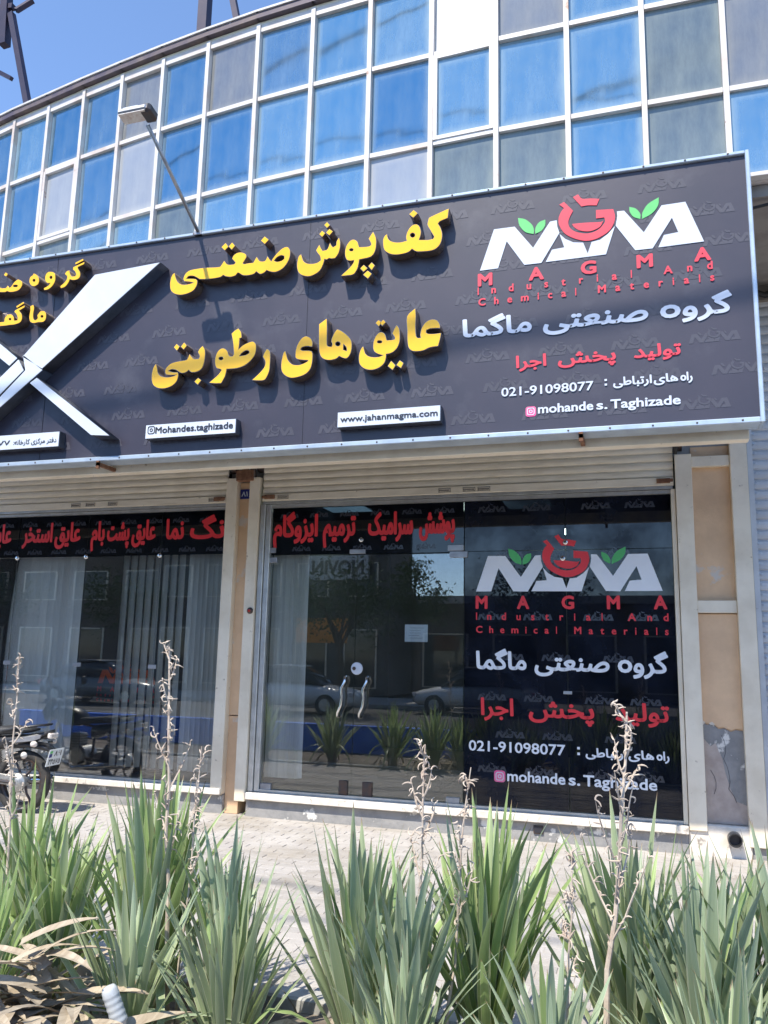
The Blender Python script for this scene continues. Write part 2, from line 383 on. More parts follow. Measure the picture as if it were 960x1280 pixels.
def wall_text(name, body, x0, x1, zb, h, yf, mat, parent, off=0.0, depth=.002, persian=False, fit_track=False, slope=0.0, ref=None):
    """text fitted to x0..x1, ref letter height h on baseline zb, on the plane y = yf (front)"""
    s = shape(body) if persian else body
    tr = 1.0
    me = text_mesh(s, 0, 0, tr); b = bounds(me); lo, hi = ref_h(ref or ('\uFE8D' if persian else 'M'), 0)
    sz = h/(hi-lo); rad = off*sz*1.0; sz = (h-2*rad)/(hi-lo); sx = (x1-x0-2*rad)/(b[1]-b[0])
    if slope: radx = rad*slope
    else: radx = rad
    # flat vinyl or ink: the thin font outline thickened by stacking shifted copies 0.15 mm apart
    n = 1 if off == 0 else 12; V = []; F = []
    for k in range(n+(1 if n > 1 else 0)):
        q = len(V); dx, dy = (0, 0) if k == 0 else (radx*cos(2*pi*k/n), rad*sin(2*pi*k/n))
        for v in me.vertices: V.append((x0+radx+(v.co.x-b[0])*sx+dx, yf-.00015*k, zb+rad+(v.co.y-lo)*sz+dy))
        for p in me.polygons: F.append(tuple(q+i for i in p.vertices))
    bpy.data.meshes.remove(me); me = bpy.data.meshes.new(name); me.from_pydata(V, [], F)
    return link(name, me, mat, parent)

def tracked(name, body, x0, x1, zb, h, yf, mat, root, off):
    """widely spaced line: every letter is an object of its own"""
    lo, hi = ref_h('M', 0); sc = (h-2*off*h/(hi-lo))/(hi-lo); ws = []
    for ch in body: 
        if ch == ' ': ws.append((.25, 0)); continue
        b = bounds(text_mesh(ch, 0, 0)); ws.append((b[1]-b[0], b[0]))
    tot = sum(w for w, _ in ws)*sc*1.12; gap = (x1-x0-tot)/(len(body)-1); x = x0
    for ch, (w, l) in zip(body, ws):
        if ch != ' ': hang(wall_text(name, ch, x, x+w*sc*1.12, zb+(bounds(text_mesh(ch,0,0))[2]-lo)*sc*0, h, yf, mat, None, off=off), root)
        x += w*sc*1.12+gap
def hang(o, root):
    """parent without moving; things sit at location/rotation only"""
    o.parent = root; o.matrix_parent_inverse = root.matrix_basis.inverted(); return o

# traced outlines of lettering and emblems, in millimetres (X, Z) on the sign plane
BIG={'kaf_feh':[[(-1386,5135),(-1395,5052),(-1460,5032),(-1474,5014),(-1456,4982),(-1442,4937),(-1440,4894),(-1452,4844),(-1480,4809),(-1521,4792),(-1586,4792),(-1652,4801),(-1686,4827),(-1719,4803),(-1777,4794),(-1836,4798),(-1886,4818),(-1921,4853),(-1932,4902),(-1932,4946),(-1915,4979),(-1897,4986),(-1893,4958),(-1876,4929),(-1838,4908),(-1787,4899),(-1733,4905),(-1739,4936),(-1730,4978),(-1706,5018),(-1677,5037),(-1647,5034),(-1626,5011),(-1615,4970),(-1617,4936),(-1629,4898),(-1555,4888),(-1514,4891),(-1506,4907),(-1518,4930),(-1539,4968),(-1556,5001),(-1563,5023),(-1557,5053),(-1547,5080)],[(-1664,4943),(-1669,4930),(-1683,4926),(-1697,4934),(-1704,4948),(-1698,4961),(-1684,4965),(-1670,4957)]],'dot1':[[(-1679,5167),(-1642,5131),(-1680,5095),(-1718,5132)]],'peh_waw':[[(-2019,5027),(-1994,4972),(-1989,4910),(-1998,4850),(-2022,4814),(-2056,4801),(-2108,4797),(-2132,4794),(-2137,4755),(-2148,4713),(-2177,4673),(-2225,4668),(-2290,4670),(-2260,4697),(-2218,4731),(-2185,4770),(-2178,4794),(-2211,4794),(-2242,4808),(-2258,4850),(-2258,4894),(-2246,4937),(-2217,4973),(-2186,4980),(-2155,4960),(-2142,4927),(-2135,4906),(-2085,4901),(-2046,4902),(-2032,4916),(-2043,4940),(-2058,4968),(-2040,4996)],[(-2186,4888),(-2191,4881),(-2203,4879),(-2216,4884),(-2221,4893),(-2216,4900),(-2204,4902),(-2192,4897)]],'dotB0':[[(-2025,4758),(-1996,4726),(-2023,4686),(-2054,4727)]],'dotB1':[[(-2093,4745),(-2058,4710),(-2092,4681),(-2123,4716)]],'dotB2':[[(-2058,4691),(-2020,4657),(-2053,4616),(-2097,4658)]],'dotB3':[[(-2427,5173),(-2399,5139),(-2426,5114),(-2454,5147)]],'dotB4':[[(-2469,5101),(-2439,5071),(-2466,5039),(-2496,5069)]],'dotB5':[[(-2405,5107),(-2370,5078),(-2402,5044),(-2435,5075)]],'sheen':[[(-2315,5018),(-2303,4971),(-2304,4918),(-2319,4867),(-2344,4835),(-2379,4835),(-2397,4842),(-2419,4832),(-2437,4839),(-2448,4796),(-2473,4746),(-2517,4716),(-2570,4703),(-2624,4716),(-2666,4748),(-2683,4800),(-2682,4853),(-2672,4897),(-2650,4914),(-2640,4884),(-2625,4846),(-2592,4822),(-2547,4813),(-2503,4816),(-2472,4834),(-2480,4871),(-2506,4906),(-2518,4930),(-2489,4978),(-2472,4941),(-2457,4917),(-2422,4921),(-2408,4941),(-2395,4983),(-2379,4951),(-2365,4936),(-2339,4950),(-2336,4985)]],'sad_noon_ain_teh_yeh':[[(-2772,4992),(-2752,4957),(-2752,4907),(-2766,4864),(-2801,4815),(-2845,4789),(-2891,4781),(-2942,4797),(-2962,4808),(-2984,4789),(-3021,4781),(-3059,4809),(-3077,4791),(-3124,4783),(-3180,4789),(-3220,4814),(-3234,4820),(-3257,4796),(-3304,4790),(-3353,4803),(-3371,4816),(-3400,4800),(-3477,4796),(-3595,4804),(-3626,4823),(-3666,4844),(-3711,4848),(-3732,4827),(-3684,4822),(-3640,4813),(-3621,4790),(-3628,4745),(-3657,4707),(-3714,4686),(-3783,4682),(-3844,4701),(-3882,4738),(-3894,4796),(-3888,4852),(-3873,4887),(-3854,4899),(-3841,4855),(-3818,4810),(-3775,4779),(-3711,4773),(-3662,4781),(-3692,4792),(-3753,4805),(-3764,4831),(-3743,4880),(-3700,4903),(-3631,4908),(-3563,4909),(-3445,4898),(-3407,4898),(-3389,4923),(-3371,4951),(-3345,4917),(-3321,4905),(-3273,4903),(-3262,4916),(-3279,4937),(-3297,4957),(-3282,4988),(-3245,5006),(-3202,5003),(-3165,4981),(-3159,4953),(-3174,4927),(-3189,4902),(-3177,4893),(-3139,4895),(-3092,4894),(-3075,4923),(-3062,4947),(-3042,4914),(-3027,4899),(-2989,4894),(-2971,4910),(-2962,4940),(-2939,4905),(-2922,4885),(-2911,4906),(-2880,4943),(-2836,4982),(-2800,4997)],[(-2896,4886),(-2870,4914),(-2833,4926),(-2805,4915),(-2804,4892),(-2826,4877),(-2868,4873)]],'dotC':[[(-2996,5124),(-2954,5086),(-2992,5048),(-3032,5087)]],'dotD0':[[(-3367,5116),(-3337,5074),(-3372,5042),(-3408,5079)]],'dotD1':[[(-3304,5112),(-3273,5075),(-3305,5039),(-3336,5077)]],'ain_alef':[[(-1651,4321),(-1645,4252),(-1647,4169),(-1641,4090),(-1629,4072),(-1605,4070),(-1609,4099),(-1598,4148),(-1570,4190),(-1530,4211),(-1490,4209),(-1462,4187),(-1448,4148),(-1451,4131),(-1481,4135),(-1529,4136),(-1557,4127),(-1561,4111),(-1545,4097),(-1496,4091),(-1439,4093),(-1448,4042),(-1463,3986),(-1511,3984),(-1543,3978),(-1575,3964),(-1623,3959),(-1672,3967),(-1701,3997),(-1712,4052),(-1715,4135),(-1719,4260)]],'yeh_qaf':[[(-1803,4198),(-1782,4167),(-1774,4116),(-1775,4058),(-1791,4010),(-1819,3979),(-1851,3964),(-1884,3961),(-1885,3928),(-1899,3887),(-1940,3854),(-1998,3840),(-2056,3853),(-2099,3889),(-2113,3940),(-2107,3998),(-2091,4034),(-2077,4048),(-2067,4011),(-2056,3981),(-2030,3958),(-1984,3945),(-1942,3945),(-1913,3953),(-1959,3972),(-1989,4000),(-1995,4054),(-1983,4104),(-1959,4139),(-1930,4150),(-1901,4133),(-1888,4102),(-1881,4077),(-1837,4075),(-1817,4079),(-1817,4095),(-1838,4127),(-1823,4163)],[(-1921,4066),(-1926,4059),(-1941,4058),(-1955,4062),(-1961,4070),(-1955,4078),(-1941,4079),(-1927,4075)]],'dotE0':[[(-1954,4256),(-1925,4230),(-1952,4197),(-1982,4230)]],'dotE1':[[(-1914,4255),(-1892,4229),(-1921,4198),(-1945,4227)]],'dotE2':[[(-1842,3903),(-1804,3862),(-1828,3823),(-1870,3860)]],'dotE3':[[(-1772,3901),(-1739,3875),(-1759,3832),(-1799,3862)]],'heh_alef':[[(-2398,4317),(-2392,4222),(-2389,4093),(-2378,4075),(-2350,4068),(-2344,4089),(-2354,4115),(-2346,4149),(-2326,4189),(-2305,4214),(-2262,4191),(-2217,4153),(-2182,4107),(-2174,4055),(-2183,3997),(-2203,3965),(-2224,3956),(-2254,3966),(-2280,3981),(-2305,3962),(-2357,3954),(-2409,3966),(-2441,3996),(-2456,4048),(-2463,4143),(-2466,4273)],[(-2274,4084),(-2280,4072),(-2294,4068),(-2309,4075),(-2316,4088),(-2310,4101),(-2296,4105),(-2281,4098)],[(-2245,4077),(-2221,4047),(-2218,4020),(-2246,4032)]],'yeh':[[(-2562,4177),(-2530,4154),(-2515,4114),(-2518,4082),(-2567,4093),(-2606,4088),(-2619,4072),(-2605,4060),(-2552,4054),(-2521,4046),(-2511,4019),(-2512,3960),(-2524,3901),(-2562,3858),(-2622,3837),(-2693,3832),(-2747,3857),(-2780,3898),(-2788,3959),(-2781,4019),(-2770,4061),(-2755,4072),(-2742,4032),(-2726,3988),(-2689,3950),(-2635,3938),(-2592,3946),(-2557,3960),(-2550,3970),(-2602,3978),(-2646,3989),(-2663,4008),(-2663,4068),(-2648,4118),(-2618,4163),(-2588,4180)]],'reh':[[(-2923,4106),(-2898,4086),(-2889,4046),(-2889,3968),(-2893,3908),(-2913,3858),(-2935,3834),(-2989,3834),(-3049,3843),(-3009,3875),(-2966,3914),(-2936,3955),(-2934,3998),(-2959,4039),(-2943,4077)]],'tah_waw':[[(-3198,4314),(-3170,4276),(-3162,4226),(-3181,4222),(-3182,4162),(-3185,4127),(-3145,4158),(-3099,4176),(-3058,4183),(-3029,4160),(-3022,4111),(-3033,4059),(-3072,4011),(-3125,3976),(-3189,3960),(-3263,3959),(-3287,3960),(-3290,3934),(-3301,3891),(-3331,3839),(-3387,3842),(-3449,3852),(-3409,3882),(-3364,3918),(-3336,3955),(-3348,3965),(-3382,3977),(-3400,4014),(-3402,4067),(-3386,4119),(-3355,4147),(-3322,4147),(-3292,4124),(-3276,4087),(-3261,4072),(-3237,4070),(-3229,4087),(-3235,4149),(-3246,4212),(-3261,4272),(-3232,4296)],[(-3172,4065),(-3150,4092),(-3114,4109),(-3088,4101),(-3085,4084),(-3116,4069)],[(-3326,4058),(-3331,4049),(-3346,4046),(-3361,4051),(-3367,4061),(-3362,4070),(-3347,4073),(-3332,4068)]],'beh_teh_yeh':[[(-3529,4191),(-3504,4148),(-3500,4085),(-3508,4024),(-3529,3981),(-3576,3960),(-3624,3962),(-3650,3984),(-3672,3967),(-3711,3961),(-3741,3973),(-3772,3993),(-3816,4004),(-3848,3993),(-3800,3978),(-3755,3974),(-3747,3946),(-3759,3894),(-3800,3857),(-3867,3838),(-3937,3845),(-3989,3877),(-4010,3932),(-4010,3996),(-3997,4045),(-3977,4070),(-3961,4028),(-3948,3981),(-3916,3952),(-3855,3937),(-3797,3941),(-3773,3950),(-3827,3953),(-3872,3961),(-3882,3994),(-3867,4029),(-3830,4057),(-3777,4070),(-3719,4074),(-3676,4079),(-3663,4100),(-3653,4131),(-3629,4102),(-3603,4079),(-3560,4077),(-3552,4099),(-3573,4137),(-3556,4167)]],'dotH0':[[(-3785,4234),(-3752,4204),(-3777,4167),(-3812,4203)]],'dotH1':[[(-3712,4240),(-3682,4206),(-3712,4172),(-3743,4203)]],'dotH2':[[(-3553,3907),(-3522,3881),(-3553,3843),(-3589,3875)]]}
SMALL={'gaf_bar':[[(-4918,5133),(-4835,5162),(-4826,5144),(-4913,5113)]],'gaf_reh':[[(-4935,5091),(-4814,5129),(-4817,5105),(-4880,5087),(-4884,5074),(-4855,5031),(-4849,4991),(-4873,4965),(-4922,4961),(-4961,4974),(-4970,4947),(-5004,4907),(-5052,4896),(-5060,4919),(-5019,4948),(-4995,4980),(-4995,5009),(-5023,5033),(-5004,5060),(-4976,5064),(-4961,5025),(-4942,4998),(-4904,4998),(-4894,5012),(-4914,5049),(-4935,5066)]],'waw':[[(-5189,5079),(-5142,5063),(-5125,5026),(-5124,4976),(-5150,4930),(-5192,4903),(-5236,4900),(-5244,4921),(-5196,4940),(-5176,4963),(-5210,4967),(-5236,5000),(-5240,5040),(-5222,5073)],[(-5159,5018),(-5162,5008),(-5172,5005),(-5183,5010),(-5188,5022),(-5185,5032),(-5175,5035),(-5164,5029)]],'heh':[[(-5376,5087),(-5333,5062),(-5304,5008),(-5311,4969),(-5354,4952),(-5396,4970),(-5418,5012),(-5411,5052),(-5385,5068)],[(-5349,5012),(-5352,5003),(-5362,5000),(-5373,5006),(-5379,5015),(-5375,5024),(-5365,5027),(-5354,5022)]],'sad_noon':[[(-5548,5049),(-5505,5023),(-5494,4982),(-5524,4940),(-5579,4926),(-5637,4930),(-5662,4941),(-5684,4934),(-5743,4941),(-5780,4953),(-5813,4941),(-5896,4947),(-5901,4985),(-5818,4982),(-5784,4986),(-5769,5010),(-5743,4983),(-5701,4976),(-5678,4979),(-5664,5002),(-5643,4974),(-5621,4982),(-5591,5024)],[(-5544,4980),(-5552,4973),(-5571,4972),(-5591,4977),(-5600,4986),(-5593,4993),(-5574,4994),(-5554,4989)]],'dot':[[(-5704,5139),(-5674,5117),(-5692,5092),(-5724,5111)]],'meem_alef':[[(-5344,4769),(-5329,4733),(-5333,4674),(-5322,4622),(-5298,4610),(-5278,4629),(-5287,4659),(-5257,4694),(-5213,4692),(-5187,4658),(-5187,4609),(-5212,4585),(-5267,4587),(-5323,4585),(-5359,4603),(-5376,4649),(-5372,4718),(-5377,4758)],[(-5217,4640),(-5220,4632),(-5230,4630),(-5241,4634),(-5246,4643),(-5243,4651),(-5233,4653),(-5222,4649)]],'gaf_bar2':[[(-5538,4776),(-5460,4812),(-5449,4794),(-5530,4756)]],'gaf_meem':[[(-5545,4737),(-5441,4775),(-5439,4755),(-5498,4727),(-5464,4684),(-5456,4638),(-5478,4606),(-5539,4593),(-5585,4595),(-5630,4593),(-5699,4595),(-5769,4594),(-5806,4616),(-5825,4688),(-5831,4789),(-5800,4796),(-5783,4724),(-5768,4637),(-5705,4635),(-5658,4635),(-5657,4670),(-5632,4702),(-5586,4702),(-5554,4669),(-5544,4633),(-5510,4634),(-5506,4654),(-5528,4696),(-5554,4719)],[(-5580,4652),(-5583,4644),(-5593,4642),(-5603,4647),(-5608,4655),(-5605,4662),(-5595,4664),(-5585,4660)]]}
XARM={'arm_main':[[(-4664,4969),(-3986,5001),(-5147,4115),(-5381,4249)]],'arm_low':[[(-5378,4275),(-5138,4104),(-5570,3783),(-6065,3417),(-6085,3559),(-5583,3886),(-5333,4117)]],'arm_mid':[[(-5420,4231),(-5345,4119),(-5586,3907),(-6089,3585),(-6257,3712),(-5607,4074)]],'arm_upper':[[(-5648,4404),(-5432,4244),(-5516,4174),(-5630,4257),(-6102,4605),(-6122,4755)]],'arm_right':[[(-5194,4036),(-4361,3439),(-4559,3456),(-5269,3990)]]}
LOGO={'w1':[[(-1156,4622),(-1044,4958),(-881,4957),(-739,4759),(-607,4959),(-556,4963),(-552,4909),(-537,4855),(-677,4625),(-808,4626),(-944,4842),(-1013,4624)]],'w2':[[(-644,4628),(-595,4723),(-502,4730),(-536,4846),(-493,4798),(-434,4762),(-361,4749),(-329,4657),(-298,4746),(-236,4755),(-177,4795),(-125,4851),(-195,4631),(-298,4630)]],'w3':[[(-107,4969),(-55,4967),(81,4771),(214,4969),(381,4972),(496,4640),(179,4636),(222,4729),(323,4738),(283,4859),(139,4634),(16,4636),(-119,4854),(-110,4899),(-105,4931)]],'flask':[[(-534,5091),(-498,5108),(-431,5024),(-460,4968),(-469,4919),(-447,4871),(-392,4836),(-323,4820),(-264,4831),(-224,4859),(-195,4900),(-201,4934),(-261,4934),(-260,5004),(-133,4992),(-122,4933),(-131,4880),(-166,4820),(-236,4777),(-295,4761),(-354,4764),(-433,4797),(-497,4845),(-537,4918),(-541,4974),(-525,5022),(-499,5057)]],'liquid':[[(-441,4915),(-341,4911),(-228,4900),(-208,4908),(-234,4862),(-293,4838),(-343,4840),(-392,4858),(-426,4888)]],'cap':[[(-430,5138),(-391,5155),(-362,5114),(-297,5106),(-233,5092),(-254,5042),(-318,5052),(-368,5050)]],'leaf1':[[(-854,5027),(-797,5007),(-746,4954),(-731,4907),(-734,4874),(-798,4900),(-844,4963)]],'leaf2':[[(-643,4981),(-645,4934),(-674,4893),(-721,4874),(-720,4922),(-689,4968)]],'leaf3':[[(-16,4992),(31,4970),(61,4922),(59,4882),(10,4908),(-15,4955)]],'leaf4':[[(196,5037),(189,4973),(144,4915),(72,4880),(76,4930),(118,4995)]]}

# ================================================================ THE SETTING
g = MB()
for x0, x1, y0, y1 in ((-400, 400, -400, 400),):
    g.poly([(x0,y0,-.16),(x1,y0,-.16),(x1,y1,-.16),(x0,y1,-.16)])
structure(g.build('ground', M['ground']))
sw = structure(bx('sidewalk', M['joint'], None, -14, 8, 4.0, 8.3, -.15, -.0035))
structure(bx('planting_bed', M['soil'], None, -14, 8, 2.3, 3.88, -.15, -.03))
structure(bx('road', M['asphalt'], None, -60, 60, -12, 1.6, -.155, -.12))
k = structure(bx('bed_kerb', M['kerb'], None, -14, 8, 3.88, 4.0, -.15, .03, bevel=.01))
structure(bx('near_kerb', M['kerb'], None, -60, 60, 1.6, 1.8, -.15, .0, bevel=.015))
structure(bx('verge', M['soil'], None, -60, 60, 1.8, 2.3, -.15, -.04))
structure(bx('opposite_sidewalk', M['kerb'], None, -60, 60, -17, -12, -.155, .0))
line = MB()
for i in range(-14, 15): line.poly([(i*4, -5.3, -.116), (i*4+2, -5.3, -.116), (i*4+2, -5.15, -.116), (i*4, -5.15, -.116)])
structure(line.build('lane_marking', M['acry_w']))
# pavers: running bond, 20 x 10 cm; the 300 that show largest are single parts, the rest one mesh
pv = []
r_ = 0; y = 4.012
while y < 7.86:
    x = -8.4+(.1 if r_ % 2 else 0)+random.uniform(-.004, .004)
    while x < 2.4: pv.append((x, y)); x += .2
    y += .1; r_ += 1
def ground_px(x, y):
    q = Vector((x+.1, y+.05, -1.6)); z = q.dot(cf); return 480+1030.47*q.dot(cr)/z, 640-1030.47*q.dot(cu)/z
def vis(p):
    X, Y = ground_px(*p); s = 0
    if not (-10 < X < 970 and Y < 1285): return 99
    open_ = (340 < X < 480) or (640 < X < 720) or X > 900 or (240 < X < 345 and Y < 1120) or Y < 1075
    return math.hypot(p[0]+.1, p[1])+(0 if open_ else 3)
pv.sort(key=vis)
pm = []
for k in range(6):
    bm = bmesh.new(); bmesh.ops.create_cube(bm, size=1)
    for v in bm.verts: v.co = Vector((v.co.x*.1955, v.co.y*.0955, v.co.z*.02))
    te = [e for e in bm.edges if all(v.co.z > 0 for v in e.verts)]
    bmesh.ops.bevel(bm, geom=te, offset=.0025, segments=1, affect='EDGES')
    for v in bm.verts:
        if v.co.z > 0: v.co.z += random.uniform(-.0012, .0012)
    me = bpy.data.meshes.new('paver'); bm.to_mesh(me); bm.free(); me.materials.append(M['paver']); pm.append(me)
for x, y in pv[:300]:
    share('paver', random.choice(pm), sw, (x+.1, y+.05, -.010+random.uniform(-.002, .002)), (random.uniform(-.006,.006), random.uniform(-.006,.006), random.uniform(-.008,.008)+(pi if random.random() < .5 else 0)))
rest = MB()
for x, y in pv[300:]:
    dz = random.uniform(-.002, .002)
    b = len(rest.v); i = .0025
    rest.v += [(x,y,-.02),(x+.1955,y,-.02),(x+.1955,y+.0955,-.02),(x,y+.0955,-.02),(x+i,y+i,dz),(x+.1955-i,y+i,dz),(x+.1955-i,y+.0955-i,dz),(x+i,y+.0955-i,dz)]
    rest.f += [tuple(b+q for q in f) for f in ((4,5,6,7),(0,1,5,4),(1,2,6,5),(2,3,7,6),(3,0,4,7))]
tag(rest.build('pavers_beyond', M['paverm'], sw), kind='stuff')

# ================================================================ THE BUILDING
bld = thing('commercial_building', 'two storey shop building with a curved upper floor of blue mirror glass over shopfronts', 'building', (-3, 8, 0))
bld_inv = Matrix.Translation((3, -8, 0))
def W_(mb, name, mat, root, **k):
    o = mb.build(name, mat, None, **k); return hang(o, root)
bpy.context.view_layer.update()
nodes = [(2.54,6.28),(1.93,6.28),(1.33,6.28),(.73,6.28),(.125,6.28),(-.475,6.29),(-1.07,6.30),(-1.65,6.33),(-2.24,6.36),(-2.83,6.40),(-3.43,6.45),(-4.02,6.52),(-4.59,6.60),(-5.15,6.69),(-5.71,6.79),(-6.27,6.90),(-6.84,7.01),(-7.40,7.14),(-7.96,7.28),(-8.52,7.43),(-9.08,7.60),(-9.63,7.78)]
ZB, Z1, Z2, Z3 = 5.24, 6.015, 6.885, 7.66
def seg(i): 
    a, b = Vector((*nodes[i+1], 0)), Vector((*nodes[i], 0)); return a, b, (b-a).length, math.atan2(b.y-a.y, b.x-a.x)
types = {}
# (column counted from the right end of the node list, row): what fills the opening
types.update({(2,0):'pane_grey',(2,1):'pane_grey',(2,2):'pane_blue',(3,0):'pane_blue',(3,1):'pane_green',(3,2):'pane_green',
  (4,0):'pane_blue',(4,1):'pane_blue',(4,2):'pane_blue',(5,0):'pane_grey',(5,1):'pane_blue',(5,2):'pane_green',
  (6,0):'pane_white',(6,1):'pane_blue',(6,2):'pane_green',(7,2):'pane_pale',(10,0):'pane_grey',(11,2):'pane_green',(12,0):'pane_grey',(12,1):'pane_pale',
  (14,1):'pane_pale',(14,2):'pane_green',(13,1):'pane_deep',(15,1):'pane_deep',(12,0):'pane_grey',(9,0):'pane_deep',(11,0):'pane_deep',(13,0):'pane_deep',(14,0):'pane_deep',(16,0):'pane_deep'})
rows = [(Z2, Z3), (Z1, Z2), (ZB, Z1)]
pane_me = {}
def pane_mesh(w, h):
    me = bpy.data.meshes.new('pane'); me.from_pydata([(0,0,0),(w,0,0),(w,0,h),(0,0,h),(0,.006,0),(w,.006,0),(w,.006,h),(0,.006,h)], [], [(0,1,2,3),(7,6,5,4),(0,4,5,1),(1,5,6,2),(2,6,7,3),(3,7,4,0)])
    uv = me.uv_layers.new(name='UVMap')
    for p in me.polygons:
        for li in p.loop_indices:
            v = me.vertices[me.loops[li].vertex_index].co; uv.data[li].uv = (v.x/w, v.z/h)
    return me
for i in range(len(nodes)-1):
    a, b, L, ang = seg(i)
    for r, (z0, z1) in enumerate(rows):
        ty = types.get((i, r), 'pane_deep' if random.random() < .2 else 'pane_blue')
        vent = (i, r) in ((6,1),(14,1),(19,1))
        m_ = .055 if vent else .022
        me = pane_mesh(L-2*m_, z1-z0-2*m_); me.materials.append(M[ty])
        o = bpy.data.objects.new('pane', me); COL.objects.link(o)
        T = Matrix.Translation(a) @ Matrix.Rotation(ang, 4, 'Z')
        o.matrix_world = T @ Matrix.Translation((m_, .0 if not vent else -.012, z0+m_)) @ Matrix.Rotation(random.uniform(-.012,.012), 4, 'Z') @ Matrix.Rotation(random.uniform(-.010,.010), 4, 'X')
        hang(o, bld)
        if ty == 'pane_green' or ty == 'pane_grey': tag(o, 'dusty clear pane where the mirror film is missing')
        if ty == 'pane_white': tag(o, 'white screened pane')
        if vent:
            mb = MB(); t = .035; X0, X1 = .022, L-.022; q0, q1 = z0+.022, z1-.022
            mb.box(X0, X0+t, -.045, -.005, q0, q1, T); mb.box(X1-t, X1, -.045, -.005, q0, q1, T)
            mb.box(X0+t, X1-t, -.043, -.005, q0, q0+t, T); mb.box(X0+t, X1-t, -.043, -.005, q1-t, q1, T)
            W_(mb, 'vent_frame', M['white_frame'], bld)
    # rails, one per bay and level
    T = Matrix.Translation(a) @ Matrix.Rotation(ang, 4, 'Z')
    for z in (ZB, Z1, Z2, Z3):
        h = .021 if z not in (Z3, ZB) else .04
        W_(MB().box(.024, L-.024, -.035+random.uniform(-.001,.001), .03, z-h, z+h, T), 'rail', M['white_frame'], bld)
    # dark roof edge with its pale lip and soffit underneath
    W_(MB().box(-.01, L+.01, -.085, .3, 7.738, 7.80, T), 'roof_edge', M['roofcap'], bld)
    W_(MB().box(-.011, L+.011, -.098, -.05, 7.803, 7.825, T), 'roof_lip', M['roofcap_top'], bld)
    W_(MB().box(-.008, L+.008, -.03, .3, 7.70, 7.733, T), 'head_strip', M['cream'], bld)
for i, (x, y) in enumerate(nodes):
    j = min(i, len(nodes)-2); ang = seg(j)[3]
    T = Matrix.Translation((x, y, 0)) @ Matrix.Rotation(ang, 4, 'Z')
    W_(MB().box(-.021, .021, -.05, .035, ZB-.04, Z3+.04, T), 'mullion', M['white_frame'], bld)
W_(MB().box(.73-.06, .73+.04, 6.222, 6.228, 5.5, 6.9), 'drip_stain', M['roofcap_top'], bld) if False else None
# body of the upper floor behind the glass, slabs and soffit
pts = [(x, y+.12) for x, y in nodes]
def slab(name, mat, z0, z1, inset, back=14):
    mb = MB(); P = [(x, y+inset) for x, y in nodes]+[(nodes[-1][0], back), (nodes[0][0], back)]
    n = len(P); b = 0; mb.v = [(x, y, z0) for x, y in P]+[(x, y, z1) for x, y in P]
    mb.f = [tuple(range(n)), tuple(range(n, 2*n))]+[(i, (i+1) % n, n+(i+1) % n, n+i) for i in range(n)]
    return W_(mb, name, mat, bld)
slab('roof_slab', M['soffit'], 7.70, 7.79, .31)
slab('upper_floor_core', M['room'], 5.3, 7.68, .6)
slab('overhang_soffit', M['soffit'], 5.10, 5.195, .02)
# added sheet blocking sun through the gap between board and curved glass
mb = MB(); P = [(2.54,6.17)]+[(x,y+.015) for x,y in nodes]+[(-9.63,6.17)]; n = len(P); mb.v = [(x,y,5.205) for x,y in P]+[(x,y,5.218) for x,y in P]
mb.f = [tuple(range(n)), tuple(range(n,2*n))]+[(i,(i+1)%n,n+(i+1)%n,n+i) for i in range(n)]
W_(mb, 'sun_block_sheet', M['roofcap_top'], bld)
W_(MB().box(-9.7, 2.55, 7.9, 8.0, 4.95, 5.098), 'head_beam', M['brick'], bld)
# wall plane of the shops (faces at y = 7.95)
def wl(name, mat, *b, bevel=0): return W_(MB().box(*b), name, mat, bld, bevel=bevel)
wl('beam_wall', M['plaster_grey'], -12, .935, 8.0, 8.25, 3.62, 5.098)
br = wl('brick_wall', M['brick'], .94, 4.0, 8.14, 8.4, 5.14, 5.9)
wl('end_wall', M['plaster_grey'], 3.6, 4.0, 6.3, 8.4, -.1, 5.09)
# plastered pier on the right, framed with cream sheet-metal posts
wl('pier_panel', M['beige'], .45, .78, 7.99, 8.2, .78, 3.60)
# broken lower plaster: a ragged grey patch standing 3 mm behind the paint film
wl('pier_base_patch', M['plaster_grey'], .45, .78, 8.0, 8.2, .26, .78)
rag = [(-.0,.0)]
mb = MB(); up = [(.45,1.11),(.49,1.08),(.53,1.10),(.58,1.05),(.63,1.06),(.68,1.03),(.72,1.05),(.78,1.04)]
lo_ = [(.78,.42),(.70,.45),(.655,.55),(.62,.68),(.60,.80),(.575,.86),(.55,.93),(.51,.90),(.45,.97)]
mb.prism(up+lo_, 7.984, 7.992); W_(mb, 'bare_plaster_patch', M['plinth'], bld)
mb = MB(); mb.prism([(.45,.26),(.78,.26),(.78,.42),(.70,.45),(.655,.55),(.62,.68),(.60,.80),(.575,.86),(.55,.93),(.51,.90),(.45,.97)], 7.986, 7.998); W_(mb, 'faded_plaster_patch', surf('faded_plaster', (.48,.40,.35), (.38,.31,.27), 6, .9, bump=.4), bld)
mb = MB(); mb.prism([(.451,2.05)]+[(x+(.001 if x < .5 else 0), z+.012) for x, z in up[:-1]]+[(.779,1.052),(.779,2.05)], 7.970, 7.985); W_(mb, 'flaking_paint_layer', M['beige'], bld)
mb = MB(); jag = [(.452+i*.0326, 1.092-.05*i/10+(.018 if i % 2 else -.004)+random.uniform(-.012,.012)) for i in range(11)]
mb.prism([(.452,1.16)]+jag+[(.778,1.16)], 7.974, 7.9835); W_(mb, 'pale_primer_edge', M['stone'], bld)
ck = MB()
